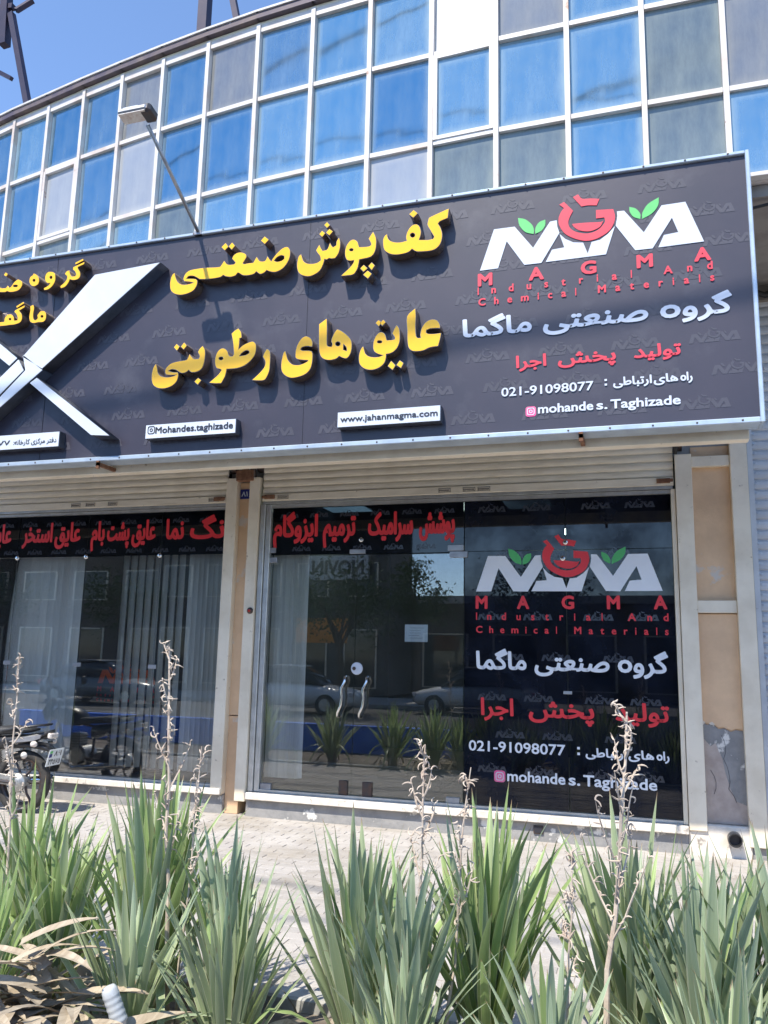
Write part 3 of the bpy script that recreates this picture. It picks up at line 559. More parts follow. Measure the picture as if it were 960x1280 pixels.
for a, b, c_, d in ((.60,1.0,.63,.9),(.63,.9,.61,.8),(.61,.8,.65,.66),(.65,.66,.64,.55),(.64,.55,.70,.44),(.5,.7,.54,.6),(.54,.6,.52,.5)):
    ck.tube([(a,7.9835,b),((a+c_)/2+.008,7.9835,(b+d)/2),(c_,7.9835,d)], .0022, 4)
tag(W_(ck, 'plaster_cracks', M['print_k'], bld), kind='stuff')
wl('pier_post', M['cream'], .305, .45, 7.90, 8.05, .20, 3.52, bevel=.004)
wl('pier_post', M['cream'], .78, .925, 7.90, 8.05, .10, 3.80, bevel=.004)
wl('pier_rail', M['cream'], .451, .779, 7.935, 7.992, 3.40, 3.50, bevel=.003)
wl('pier_rail', M['cream'], .451, .779, 7.935, 7.984, 2.06, 2.17, bevel=.003)
wl('pier_upper_panel', M['plaster_grey'], .30, .779, 8.0, 8.2, 3.50, 3.9)
wl('pier_foot', M['stone'], .30, .80, 7.925, 8.1, -.1, .255, bevel=.01)
# pier between the shops
wl('pier_panel', M['beige'], -4.195, -4.045, 7.985, 8.2, .98, 3.46)
wl('pier_panel', M['beige'], -4.195, -4.045, 7.990, 8.2, .0, .97)
wl('pier_post', M['cream'], -4.325, -4.195, 7.90, 8.06, .20, 3.50, bevel=.004)
wl('pier_post', M['cream'], -4.045, -3.925, 7.90, 8.06, .14, 3.50, bevel=.004)
wl('pier_upper_panel', M['plaster_grey'], -4.33, -3.92, 8.02, 8.2, 3.45, 3.9)
# plinth and sills
wl('plinth', M['plinth'], -3.925, .298, 7.93, 8.2, -.1, .165, bevel=.006)
wl('plinth', M['plinth'], .802, .955, 7.945, 8.2, -.1, .12, bevel=.006)
wl('plinth', M['plinth'], -12, -4.20, 7.95, 8.2, -.1, .185, bevel=.006)
wl('sill', M['stone'], -3.91, .298, 7.87, 8.1, .168, .235, bevel=.006)
wl('sill', M['stone'], -12, -4.20, 7.88, 8.1, .188, .25, bevel=.006)
# interior rooms
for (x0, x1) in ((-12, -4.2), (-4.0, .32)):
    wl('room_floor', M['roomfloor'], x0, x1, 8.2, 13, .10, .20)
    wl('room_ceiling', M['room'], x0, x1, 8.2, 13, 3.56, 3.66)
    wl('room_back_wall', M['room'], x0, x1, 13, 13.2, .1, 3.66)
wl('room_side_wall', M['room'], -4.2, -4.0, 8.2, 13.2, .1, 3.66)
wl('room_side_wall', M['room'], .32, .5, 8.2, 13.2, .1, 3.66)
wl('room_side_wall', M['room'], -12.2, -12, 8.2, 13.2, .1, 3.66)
# bricks behind the sign's right end
bm_me = MB().box(-.1, .1, -.03, .03, -.045, .045).build('brick', M['brickp'], None); bme = bm_me.data; bpy.data.objects.remove(bm_me)
for r in range(7):
    for c in range(8):
        x = 1.02+c*.215+(.1 if r % 2 else 0)
        o = share('brick', bme, None, (x+random.uniform(-.006,.006), 8.125+random.uniform(-.012,.008), 5.20+r*.105), (0, random.uniform(-.03,.03), 0)); hang(o, br)

# ---------------------------------------------------------------- roller shutters
def shutter(label, x0, x1, y, z0, z1, pitch, mat, loc, bottom=True, group='roller shutters over the shopfronts'):
    t = thing('roller_shutter', label, 'shutter', loc, group=group)
    n = int((z1-z0)/pitch)
    prof = [(0,0),(-.014,.012),(-.018,.04),(-.014,.068),(0,.085),(.003,.09),(.003,-.002)]
    sc = pitch/.09
    mb = MB(); b = 0
    for X in (x0, x1): mb.v += [(X-loc[0], q*1.0, h*sc) for q, h in prof]
    L = len(prof); mb.f = [(i, (i+1) % L, L+(i+1) % L, L+i) for i in range(L)]+[tuple(range(L)), tuple(range(L, 2*L))]
    me = None
    for i in range(n):
        zz = z0+i*pitch
        if me is None:
            o = mb.build('slat', mat, t); me = o.data; o.location = (0, y-loc[1], zz-loc[2])
        else: o = share('slat', me, t, (0, y-loc[1], zz-loc[2]))
        o.location.y += random.uniform(-.0015, .0015)
    return t
bpy.context.view_layer.update()
s1 = shutter('cream rolled up shutter above the glass door with the red ceramic lettering', -3.90, .29, 7.955, 3.315, 3.95, .078, M['cream2'], (-1.8, 8, 3.2))
s2 = shutter('cream rolled up shutter above the left shop window behind the motorcycle', -9.5, -4.33, 7.955, 3.315, 3.95, .078, M['cream2'], (-7, 8, 3.2))
s3 = shutter('pale grey closed shutter at the right edge beside the plastered pier', .96, 3.5, 7.97, .06, 5.12, .0915, M['greyslat'], (2.2, 8, 0))
for t, x0, x1 in ((s1, -3.90, .29), (s2, -9.5, -4.33)):
    o = W_(MB().box(x0, x1, 7.925, 7.965, 3.235, 3.312), 'bottom_bar', M['cream2'], t, bevel=.004)
    W_(MB().box(x0+.01, x1-.01, 7.935, 7.96, 3.205, 3.232), 'weather_strip', M['alu'], t)
    W_(MB().box(x0-.0, x1+.0, 7.80, 7.93, 3.80, 4.05), 'drum_housing', M['cream'], t, bevel=.01)
    for xb, s in ((x0, 1), (x1, -1)):
        W_(MB().box(xb+s*.03, xb+s*.15, 7.905, 7.924, 3.255, 3.30).box(xb+s*.005, xb+s*.06, 7.895, 7.9045, 3.262, 3.292), 'lock_bolt', M['rust'], t, bevel=.004)
        W_(MB().lathe([(.0,-.01),(.09,-.01),(.09,.07),(.0,.07)], 'X', (xb-(.075 if s > 0 else -.015), 8.0, 3.66), 20), 'drum_end', M['dark_metal'], t)
    for xs in ([-1.95,-1.70,-1.55,-3.72] if t is s1 else [-6.35,-6.15,-5.85,-4.55]):
        sm = W_(MB().box(xs, xs+.13, 7.9225, 7.9245, 3.25, 3.295), 'stamp_sticker', M['cream'], t)
        k = MB()
        for zz in (3.253, 3.288): k.box(xs+.004, xs+.126, 7.9205, 7.9222, zz, zz+.004)
        for q in range(9): k.box(xs+.01+q*.012, xs+.017+q*.012, 7.9205, 7.9222, 3.262+random.uniform(0,.004), 3.28)
        k.box(xs+.0035, xs+.0068, 7.9205, 7.9222, 3.25, 3.295); k.box(xs+.123, xs+.1265, 7.9205, 7.9222, 3.25, 3.295)
        hang(k.build('stamp_print', M['print_k'], None), sm)
W_(MB().box(.93, .975, 7.93, 7.99, .05, 5.12), 'guide_rail', M['greyslat'], s3)
bt = MB()
for i in range(55): bt.lathe([(.0,-.012),(.012,-.012),(.012,.0),(0,.0)], 'Y', (.985, 7.948, .12+i*.0915), 8)
tag(W_(bt, 'slat_end_clips', M['grey_metal'], s3), kind='stuff')
W_(MB().box(.96, 3.5, 7.93, 7.99, .0, .057), 'bottom_bar', M['greyslat'], s3)

# ---------------------------------------------------------------- house number
hn = thing('house_number_plate', 'small dark blue enamel plate with white number on the pier between the shops', 'number plate', (-4.11, 7.98, 3.33))
W_(MB().box(-4.19, -4.05, 7.974, 7.983, 3.28, 3.385), 'plate', M['nblue'], hn)
hang(wall_text('number', '۸۱', -4.175, -4.10, 3.305, .055, 7.972, M['acry_w'], None, off=.02, ref='۱'), hn)
mb = MB()
for q in range(4): mb.box(-4.083, -4.06, 7.9722, 7.9732, 3.30+q*.019, 3.31+q*.019)
W_(mb, 'small_print', M['acry_w'], hn)

# ---------------------------------------------------------------- shop glazing
def reg(o, root): return hang(o, root)
def window_marks(pts, size, yf, mat, root, name='watermark'):
    mb = []
    loops = []
    for k in ('w1', 'w2', 'w3'):
        loops.append([(x/1000., z/1000.) for x, z in LOGO[k][0]])
    return loops
sf = thing('glass_shopfront', 'frameless glass double door shopfront with dark film panel and white and red company lettering', 'shopfront', (-1.8, 8, .2))
bpy.context.view_layer.update()
# aluminium jambs
W_(MB().box(-3.915, -3.86, 7.93, 8.06, .24, 3.20).box(-3.855, -3.80, 7.95, 8.05, .24, 3.20), 'jamb', M['alu'], sf, bevel=.004)
W_(MB().box(.262, .300, 7.93, 8.06, .24, 3.20), 'jamb', M['cream'], sf, bevel=.003)
W_(MB().box(-3.80, .262, 7.96, 8.04, 3.165, 3.20), 'head', M['alu'], sf)
W_(MB().box(-3.80, .262, 7.96, 8.04, .238, .262), 'threshold', M['alu'], sf)
gl = [('transom_pane', -3.795, -1.70, 2.655, 3.163, 'filmglass'), ('door_leaf', -3.795, -2.822, .27, 2.642, 'glass'), ('door_leaf', -2.816, -1.70, .27, 2.642, 'glass'),
      ('film_panel', -1.69, -.712, .265, 2.655, 'film'), ('film_panel', -.704, .258, .265, 2.655, 'film'), ('film_panel', -1.69, -.712, 2.661, 3.163, 'film'), ('film_panel', -.704, .258, 2.661, 3.163, 'film')]
leaves = []
for nme, x0, x1, z0, z1, mt in gl:
    o = W_(MB().box(x0, x1, 7.992, 8.0, z0, z1), nme, M[mt], sf); leaves.append(o)
def patch(name, mat, root, *b): return W_(MB().box(*b), name, mat, root, bevel=.003)
for b in ((-3.87,-3.74,7.975,8.02,2.68,2.735),(-3.86,-3.72,7.975,8.02,2.575,2.63),(-2.90,-2.73,7.975,8.02,2.655,2.70),(-1.86,-1.70,7.975,8.02,2.668,2.725),(-1.84,-1.66,7.975,8.02,2.60,2.66),
          (-3.795,-3.68,7.975,8.02,.255,.32),(-1.86,-1.73,7.975,8.02,.262,.315)):
    patch('patch_fitting', M['grey_metal'], sf, *b)
for b in ((-2.945,-2.855,7.975,8.02,.262,.40),(-2.70,-2.60,7.975,8.02,.262,.40)): patch('floor_bolt_box', M['dark_metal'], sf, *b)
for xh, xz in ((-2.93, 0), (-2.70, 0)):
    P = [(xh+.03, 7.985, 1.41), (xh+.03, 7.94, 1.40), (xh+.035, 7.93, 1.36), (xh-.0, 7.925, 1.29), (xh+.01, 7.925, 1.20), (xh-.0, 7.925, 1.12), (xh-.035, 7.93, 1.05), (xh-.04, 7.94, 1.02), (xh-.04, 7.985, 1.01)]
    W_(MB().tube(P, .013, 10), 'pull_handle', M['chrome'], sf, smooth=True)
lk = W_(MB().lathe([(0,-.012),(.055,-.012),(.062,-.004),(.062,.0)], 'Y', (-2.79, 7.99, 1.49), 24), 'lock', M['acry_w'], sf)
hang(MB().lathe([(0,-.02),(.018,-.02),(.018,-.01)], 'Y', (-2.815, 7.988, 1.49), 14).build('keyhole', M['dark_metal'], None), lk)
for (x, z) in ((-.708, 2.73), (-.735, 2.575), (-2.78, 2.80)):
    W_(MB().lathe([(0,-.014),(.02,-.012),(.026,-.004),(.026,.0)], 'Y', (x, 7.99, z), 16), 'point_fixing', M['chrome'], sf, smooth=True)
W_(MB().box(-.75, -.67, 7.984, 7.99, 1.305, 1.335), 'film_clip', M['grey_metal'], sf, bevel=.008)
FR = 7.9895
tx = wall_text
for body, x0, x1 in (('پوشش', -2.163, -1.79), ('سرامیک', -2.710, -2.224), ('ترمیم', -3.210, -2.843), ('ایزوگام', -3.780, -3.266)):
    reg(tx('lettering', body, x0, x1, 2.845, .245, FR, M['wred'], None, off=.03, persian=True), sf)
def logo(tr, yf, root, mats, sub=3, names=('emblem_letter', 'emblem_flask', 'emblem_leaf'), depth=.002):
    for k, loops in LOGO.items():
        kind = 0 if k[0] == 'w' else 2 if k[:4] == 'leaf' else 1
        ls = [smooth_loop(l, sub, 50) if kind else [Vector((x/1000., z/1000.)) for x, z in l] for l in loops]
        ls = [[tr(p) for p in l] for l in ls]
        if kind == 1:   # dark outline around the flask
            pass
        me = outline_mesh(ls, depth); wall_place(me, yf, depth)
        hang(link(names[kind], me, mats[kind], None), root)
def win_tr(p): return Vector((-1.575+(p[0]+1.156)*(1.735/1.652), 2.262+(p[1]-4.631-(0.018*(p[0]+1.156)/1.652-.009))*1.04))
logo(win_tr, FR-.002, sf, (M['wwhite'], M['wred'], M['wgreen']))
def spaced(body, xs, zb, h, yf, mat, root, off, w):
    for ch, x in zip(body, xs): hang(wall_text('lettering', ch, x-w/2 if ch != 'I' else x-.01, x+w/2 if ch != 'I' else x+.01, zb, h, yf, mat, None, off=off), root)
spaced('MAGMA', [-1.52, -1.117, -.695, -.28, .136], 2.092, .128, FR, M['wred'], sf, .035, .118)
(tracked('lettering', 'Industrial And', -1.575, .202, 1.985, .072, FR, M['wred'], sf, .025))
(tracked('lettering', 'Chemical Materials', -1.575, .198, 1.860, .068, FR, M['wred'], sf, .025))
hang(tx('lettering', 'گروه صنعتی ماگما', -1.574, .185, 1.515, .175, FR, M['wwhite'], None, off=.028, persian=True), sf)
for b_, x0, x1 in (('اجرا', -1.527, -1.214), ('پخش', -1.072, -.475), ('تولید', -.287, .176)):
    hang(tx('lettering', b_, x0, x1, 1.085, .165, FR, M['wred'], None, off=.028, persian=True), sf)
hang(tx('lettering', '021-91098077', -1.642, -.741, .752, .098, FR, M['wwhite'], None, off=.018, ref='0'), sf)
for b_, x0, x1 in (('ارتباطی', -.56, -.20), ('های', -.185, .035), ('راه', .055, .164)): hang(tx('lettering', b_, x0, x1, .755, .08, FR, M['wwhite'], None, off=.03, persian=True), sf)
for z in (.765, .815): W_(MB().box(-.634, -.61, FR-.002, FR, z, z+.022), 'lettering', M['wwhite'], sf)
for b_, x0, x1 in (('mohande', -1.277, -.745), ('s.', -.716, -.612), ('Taghizade', -.585, .053)): hang(tx('lettering', b_, x0, x1, .495, .098, FR, M['wwhite'], None, off=.022), sf)
def icon(x, z, s, yf, root, m1, m2, name='camera_icon'):
    o = outline_mesh([rr(s, s, s*.24, (x+s/2, z+s/2))], .002); wall_place(o, yf, .002); b = hang(link(name, o, m1, None), root)
    o = outline_mesh([rr(s*.72, s*.72, s*.2, (x+s/2, z+s/2)), rr(s*.58, s*.58, s*.15, (x+s/2, z+s/2))], .002); wall_place(o, yf-.002, .002); hang(link('icon_ring', o, m2, None), root)
    o = outline_mesh([[Vector((x+s/2+s*.17*cos(a*pi/8), z+s/2+s*.17*sin(a*pi/8))) for a in range(16)], [Vector((x+s/2+s*.10*cos(a*pi/8), z+s/2+s*.10*sin(a*pi/8))) for a in range(16)]], .002)
    wall_place(o, yf-.002, .002); hang(link('icon_lens', o, m2, None), root)
def rr(w, h, r, c):
    P = []
    for qx, qy, a0 in ((1,1,0),(-1,1,90),(-1,-1,180),(1,-1,270)):
        for k in range(5):
            a = radians(a0+k*22.5); P.append(Vector((c[0]+qx*(w/2-r)+r*cos(a), c[1]+qy*(h/2-r)+r*sin(a))))
    return P
icon(-1.40, .482, .105, FR, sf, M['print_p'], M['acry_w'])
def marks(cells, s, yf, mat, root):
    mb_loops = []
    for cx, cz in cells:
        for k in ('w1', 'w2', 'w3', 'flask', 'liquid'):
            if k == 'liquid': continue
            mb_loops.append([Vector((cx+((x/1000.)+.33)*s, cz+((z/1000.)-4.83)*s)) for x, z in LOGO[k][0]])
    tot = None; V = []; F = []
    for k in ('w1', 'w2', 'w3', 'flask', 'leaf1', 'leaf3', 'cap'):
        me = outline_mesh([[Vector(((x/1000.+.33)*s, (z/1000.-4.83)*s)) for x, z in LOGO[k][0]]], .0008)
        for cx, cz in cells:
            b = len(V); V += [(v.co.x+cx, yf-v.co.z, v.co.y+cz) for v in me.vertices]; F += [tuple(b+i for i in p.vertices) for p in me.polygons]
        bpy.data.meshes.remove(me)
    me = bpy.data.meshes.new('watermark'); me.from_pydata(V, [], F)
    return tag(hang(link('watermark_print', me, mat, None), root), kind='stuff')
cells = [(x+(.17 if r % 2 else 0), z) for r, z in enumerate((3.08, 2.62, 2.02, 1.64, 1.26, .92, .60)) for x in (-1.42, -.98, -.42, -.02)]
marks([c for c in cells if c[0] < .1], .17, 7.9912, M['film_mark'], sf)
marks([(-3.6+i*.34, 3.08) for i in range(6)]+[(-3.45+i*.34, 2.72) for i in range(5)], .13, 7.9912, M['film_mark'], sf)

# left shop window
lw = thing('shop_window', 'wide shop window left of the pier with red lettering across its dark top band', 'window', (-7, 8, .2))
bpy.context.view_layer.update()
W_(MB().box(-4.33, -4.30, 7.94, 8.05, .253, 3.20), 'jamb', M['alu'], lw)
W_(MB().box(-12, -4.33, 7.96, 8.04, 3.17, 3.20), 'head', M['alu'], lw)
W_(MB().box(-12, -4.33, 7.96, 8.04, .252, .275), 'threshold', M['alu'], lw)
xs = [-9.5, -7.10, -6.135, -5.16, -4.33]
for i in range(4):
    W_(MB().box(xs[i]+.004, xs[i+1]-.004, 7.992, 8.0, .277, 2.672), 'pane', M['glass'], lw)
    W_(MB().box(xs[i]+.004, xs[i+1]-.004, 7.992, 8.0, 2.68, 3.168), 'transom_pane', M['filmglass'], lw)
for x in xs[1:4]:
    W_(MB().lathe([(0,-.014),(.02,-.012),(.028,-.004),(.028,.0)], 'Y', (x, 7.99, 2.675), 16), 'point_fixing', M['chrome'], lw, smooth=True)
    W_(MB().box(x-.05, x+.05, 7.982, 7.99, 1.43, 1.475), 'clip', M['grey_metal'], lw, bevel=.008)
for body, x0, x1 in (('رنگ', -4.796, -4.24), ('نما', -5.101, -4.871), ('بام', -6.091, -5.905), ('پشت', -5.874, -5.574), ('عایق', -5.545, -5.232), ('استخر', -7.057, -6.625), ('عایق', -6.594, -6.234), ('عایق', -7.56, -7.217), ('کف', -8.1, -7.75)):
    hang(tx('lettering', body, x0, x1, 2.855, .235, FR, M['wred'], None, off=.03, persian=True), lw)
marks([(-9+i*.34, 3.07) for i in range(14)]+[(-8.9+i*.34, 2.74) for i in range(14)], .13, 7.9912, M['film_mark'], lw)

# ---------------------------------------------------------------- inside the shops
def blind(label, slats, y, z0, z1, loc):
    t = thing('vertical_blind', label, 'blind', loc, group='vertical blinds behind the shop glass'); me = None
    for x, a in slats:
        if me is None:
            mb = MB(); n = 4
            for i in range(n+1):
                q = -.045+.09*i/n; c = .008*(1-(2*i/n-1)**2); mb.v += [(q, c, 0), (q, c, z1-z0)]
            mb.f = [(2*i, 2*i+2, 2*i+3, 2*i+1) for i in range(n)]
            o = mb.build('slat', M['blind'], t, smooth=True); me = o.data; o.location = (x-loc[0], y-loc[1], z0-loc[2]); o.rotation_euler = (0,0,a)
        else: share('slat', me, t, (x-loc[0], y-loc[1], z0-loc[2]), (0,0,a))
    mb = MB().box(min(s[0] for s in slats)-loc[0]-.05, max(s[0] for s in slats)-loc[0]+.05, -.03+y-loc[1], .03+y-loc[1], z1-loc[2]+.004, z1-loc[2]+.05); mb.build('head_rail', M['alu'], t)
    return t
sl = [(-9.3+i*.093, radians(24+random.uniform(-6,6))) for i in range(33)]
sl += [(-5.70+i*.105, radians(74+random.uniform(-8,8))) for i in range(8)]+[(-4.83+i*.06, radians(62+random.uniform(-10,10))) for i in range(9)]
blind('grey vertical blind half open across the left shop window', sl, 8.16, .36, 3.1, (-6.5, 8.16, .3))
blind('grey vertical blind gathered at the left edge of the glass door', [(-3.80+i*.026, radians(50+random.uniform(-9,9))) for i in range(14)], 8.16, .36, 3.1, (-3.6, 8.16, .3))
mt_, n_, p_ = new_mat('ceiling_light_diffuser'); p_.inputs['Emission Color'].default_value = (.75,1,.92,1); p_.inputs['Emission Strength'].default_value = 3.5
for x, y, l in ((-3.71, 10.01, 'pale square ceiling light seen through the glass above the door'), (-1.35, 10.17, 'square ceiling light glimpsed through the top of the dark film panel'), (-1.28, 13.0-.5, 'far ceiling light glimpsed across the emblem on the film panel'), (-5.98, 12.3, 'ceiling light deep inside the left shop')):
    t = thing('ceiling_light', l, 'ceiling light', (x, y, 3.56), group='ceiling lights inside the shop')
    MB().box(-.32, .32, -.32, .32, -.03, -.002).build('frame', M['alu'], t, bevel=.004); MB().box(-.28, .28, -.28, .28, -.036, -.0305).build('diffuser', mt_, t)
nt_ = thing('paper_notice', 'white paper notice taped inside the right door leaf', 'notice', (-2.18, 8.003, 1.85))
MB().box(-.118, .118, -.0005, .0005, -.085, .085).build('sheet', M['paper'], nt_)
mb = MB()
for q in range(5): mb.box(-.08+random.uniform(0,.02), .08-random.uniform(0,.05), -.0012, -.0007, .05-q*.025, .054-q*.025)
mb.build('printed_lines', M['grey_metal'], nt_)
# display stand with the orange emblem inside the left shop
ds = thing('display_stand', 'dark display stand with orange emblem and faint lettering inside the left shop window', 'display stand', (-6.1, 8.9, .2))
bpy.context.view_layer.update()
MB().box(-.62, .62, .02, .06, 0, 1.32).build('board', M['print_k'], ds)
MB().box(-.62, .62, -.15, .2, -.0, .03).build('foot', M['dark_metal'], ds)
def ds_tr(p): return Vector((-6.52+(p[0]+1.156)*.5, 1.22+(p[1]-4.631)*.5))
logo(ds_tr, 8.915, ds, (M['oranger'], M['oranger'], M['oranger']), names=('emblem_letter','emblem_flask','emblem_leaf'))
for i, ch in enumerate('MAGMA'): hang(wall_text('lettering', ch, -6.52+i*.19, -6.46+i*.19, 1.12, .06, 8.917, M['wred'], None, off=.03), ds)
(tracked('lettering', 'Industrial And', -6.52, -5.70, 1.06, .035, 8.917, M['wred'], ds, .02))
(tracked('lettering', 'Chemical Materials', -6.52, -5.70, 1.0, .035, 8.917, M['wred'], ds, .02))

# ================================================================ THE SIGNBOARD
sg = thing('signboard', 'long dark shop signboard with yellow raised letters and a white and red company logo', 'sign', (-3, 6.1, 4.25))
bpy.context.view_layer.update()
SX0, SX1, SZ0, SZ1 = -9.2, .80, 3.29, 5.28
W_(MB().box(SX0, SX1, 6.0, 6.14, SZ0, SZ1), 'panel', M['sign'], sg)
for n_, b in (('frame_rail', (SX0, SX1, 5.975, 6.16, SZ1, SZ1+.028)), ('frame_rail', (SX0, SX1, 5.97, 6.16, SZ0-.04, SZ0)), ('frame_rail', (SX1, SX1+.03, 5.972, 6.165, SZ0-.04, SZ1+.028)), ('frame_rail', (SX0-.035, SX0, 5.972, 6.165, SZ0-.04, SZ1+.035))):
    W_(MB().box(*b), n_, M['trim'], sg, bevel=.006)
W_(MB().box(SX0, SX1-.05, 6.20, 6.30, SZ0-.10, SZ0+.02), 'support_beam', M['cream'], sg, bevel=.005)
for x in (-8.2, -6.2, -4.2, -2.2, -.2, .6): W_(MB().box(x-.02, x+.02, 6.166, 7.95, SZ0+.75, SZ0+.79), 'support_arm', M['grey_metal'], sg)
for x in (-4.55, -.42): W_(MB().box(x-.0, x+.03, 5.95, 6.30, SZ0-.085, SZ0-.055).box(x, x+.03, 5.95, 5.97, SZ0-.11, SZ0-.04), 'hanger_strap', M['rust'], sg)
YF = 5.996
def letter(loops, y_face, depth, nm, sidem, facem, root, sub=3, inset=.0035):
    ls = [smooth_loop(l, sub) for l in loops]
    me = outline_mesh(ls, depth); wall_place(me, y_face, depth); b = hang(link(nm, me, sidem, None), root)

    me = outline_mesh(ls, .004, -inset); wall_place(me, y_face-.003, .004); f = link('letter_face', me, facem, None); hang(f, root) if False else None
    f.parent = b; f.matrix_parent_inverse = Matrix()
    return b
for k, loops in BIG.items(): letter(loops, 5.895, .104, 'raised_letter', M['chrome_side'], M['yellow'], sg)
for k, loops in SMALL.items(): letter(loops, 5.895, .104, 'raised_letter', M['chrome_side'], M['yellow'], sg, inset=.0025)
def ftext(body, x0, x1, zb, h, off):
    s = shape(body); r = []
    me = text_mesh(s, off, .104); b = bounds(me); lo, hi = ref_h('\uFE8D', off); sz = h/(hi-lo)
    for v in me.vertices: v.co = (x0+(v.co.x-b[0])*(x1-x0)/(b[1]-b[0]), 5.947-v.co.z, zb+(v.co.y-lo)*sz)
    hang(link('raised_letter', me, M['chrome_side'], None), sg)
    me = text_mesh(s, off-.01, .004); 
    for v in me.vertices: v.co = (x0+(v.co.x-b[0])*(x1-x0)/(b[1]-b[0]), 5.893-v.co.z, zb+(v.co.y-lo)*sz)
    hang(link('letter_face', me, M['yellow'], None), sg)
for k, loops in XARM.items():
    ls = [[Vector((x/1000., z/1000.)) for x, z in l] for l in loops]
    me = outline_mesh(ls, .13); wall_place(me, 5.868, .13); b = hang(link('emblem_arm', me, M['darkside'], None), sg)
    me = outline_mesh(ls, .006, -.003); wall_place(me, 5.861, .006); f = link('arm_face', me, M['acry_w'], None); f.parent = b; f.matrix_parent_inverse = Matrix()
# printed logo and lettering (flat print)
def idt(p): return p
logo(idt, YF-.001, sg, (M['print_w'], M['print_r'], M['print_g']))
for ch, x, z in zip('MAGMA', [-1.115, -.717, -.325, .08, .481], [4.488]*5):
    hang(wall_text('lettering', ch, x-.058, x+.058, z, .107, YF-.002, M['print_r'], None, off=.04), sg)
(tracked('lettering', 'Industrial And', -1.174, .546, 4.418, .064, YF-.002, M['print_r'], sg, .03))
(tracked('lettering', 'Chemical Materials', -1.168, .553, 4.326, .062, YF-.002, M['print_r'], sg, .03))
hang(tx('lettering', 'گروه صنعتی ماگما', -1.294, .663, 4.075, .152, YF-.002, M['print_w'], None, off=.032, persian=True), sg)
for b_, x0, x1 in (('اجرا', -.878, -.649), ('پخش', -.564, -.145), ('تولید', -.019, .307)):
    hang(tx('lettering', b_, x0, x1, 3.79, .10, YF-.002, M['print_r'], None, off=.032, persian=True), sg)
hang(tx('lettering', '021-91098077', -.990, -.309, 3.572, .072, YF-.002, M['print_w'], None, off=.018, ref='0'), sg)
for b_, x0, x1 in (('ارتباطی', -.17, .10), ('های', .112, .278), ('راه', .293, .375)): hang(tx('lettering', b_, x0, x1, 3.592, .066, YF-.002, M['print_w'], None, off=.032, persian=True), sg)
for z in (3.60, 3.635): W_(MB().box(-.23, -.213, YF-.003, YF-.001, z, z+.015), 'lettering', M['print_w'], sg)
for b_, x0, x1 in (('mohande', -.716, -.314), ('s.', -.292, -.214), ('Taghizade', -.193, .289)): hang(tx('lettering', b_, x0, x1, 3.421, .070, YF-.002, M['print_w'], None, off=.026), sg)
icon(-.808, 3.403, .078, YF-.001, sg, M['print_p'], M['acry_w'])
cells = []
for r in range(8):
    for c in range(18):
        cx = -8.9+c*.55+(r % 2)*.22+(r//2 % 2)*.1; cz = 3.42+r*.245
        if cx < .68 and cz < 5.2: cells.append((cx+random.uniform(-.02,.02), cz))
marks(cells, .21, YF+.0025, M['water'], sg)
# light boxes along the bottom
for x0, x1, z0, z1, parts in ((-6.6, -4.936, 3.392, 3.533, (('دفتر مرکزی کارخانه:', -5.43, -4.963, .046, True), ('۰۲۱-۹۱۰۹۸۰۷۷', -6.05, -5.47, .046, False))),
                              (-4.050, -3.186, 3.406, 3.531, (('Mohandes.taghizade', -3.951, -3.211, .058, False),)),
                              (-2.289, -1.445, 3.393, 3.521, (('www.jahanmagma.com', -2.263, -1.467, .050, False),))):
    b = W_(MB().box(x0, x1, 5.925, 5.999, z0, z1), 'light_box', M['darkside'], sg)
    def under(o):
        o.parent = b; o.matrix_parent_inverse = Matrix(); return o
    under(MB().box(x0+.004, x1-.004, 5.919, 5.9245, z0+.004, z1-.004).build('box_face', M['acry_w'], None))
    for s_, a, c, h, pr in parts: under(wall_text('lettering', s_, a, c, z0+.042, h, 5.917, M['print_k'], None, off=.022 if not pr else .008, persian=pr, ref=None if not s_[0] == '۰' else '۱'))
    if x0 == -4.050:
        o = outline_mesh([rr(.07,.07,.018,(-3.992,3.482)), rr(.056,.056,.014,(-3.992,3.482))], .002); wall_place(o, 5.916, .002); under(link('camera_icon', o, M['print_k'], None))
        o = outline_mesh([[Vector((-3.992+.016*cos(a*pi/8), 3.482+.016*sin(a*pi/8))) for a in range(16)], [Vector((-3.992+.009*cos(a*pi/8), 3.482+.009*sin(a*pi/8))) for a in range(16)]], .002); wall_place(o, 5.916, .002); under(link('icon_lens', o, M['print_k'], None))

# floodlight on its arm
fl = thing('floodlight', 'grey floodlight on a slanting arm fixed to the top of the signboard', 'floodlight', (-3.70, 6.0, 5.30))
MB().tube([(0,0,0), (-.005,-.45,.265), (-.01,-.86,.50)], .017, 10).build('arm', M['grey_metal'], fl, smooth=True)
MB().box(-.04,.04,-.03,.06,-.02,.02).build('bracket', M['grey_metal'], fl, bevel=.004)
T = Matrix.Translation((-.07,-.95,.54)) @ Matrix.Rotation(radians(-12), 4, 'X')
h = MB().box(-.135,.135,-.06,.06,-.02,.035,T).build('lamp_head', M['grey_metal'], fl, bevel=.014)
MB().box(-.12,.12,-.05,.05,-.027,-.021,T).build('lens', M['lens'], h)
h2 = MB().box(-.10,.04,-.04,.04,.036,.06,T).build('driver_box', M['acry_w'], fl, bevel=.006)
MB().box(.06,.16,-.05,.09,-.03,.06,T).build('junction_box', M['dark_metal'], fl, bevel=.02)
hp = Vector((-3.70-.07, 5.05, 5.84))

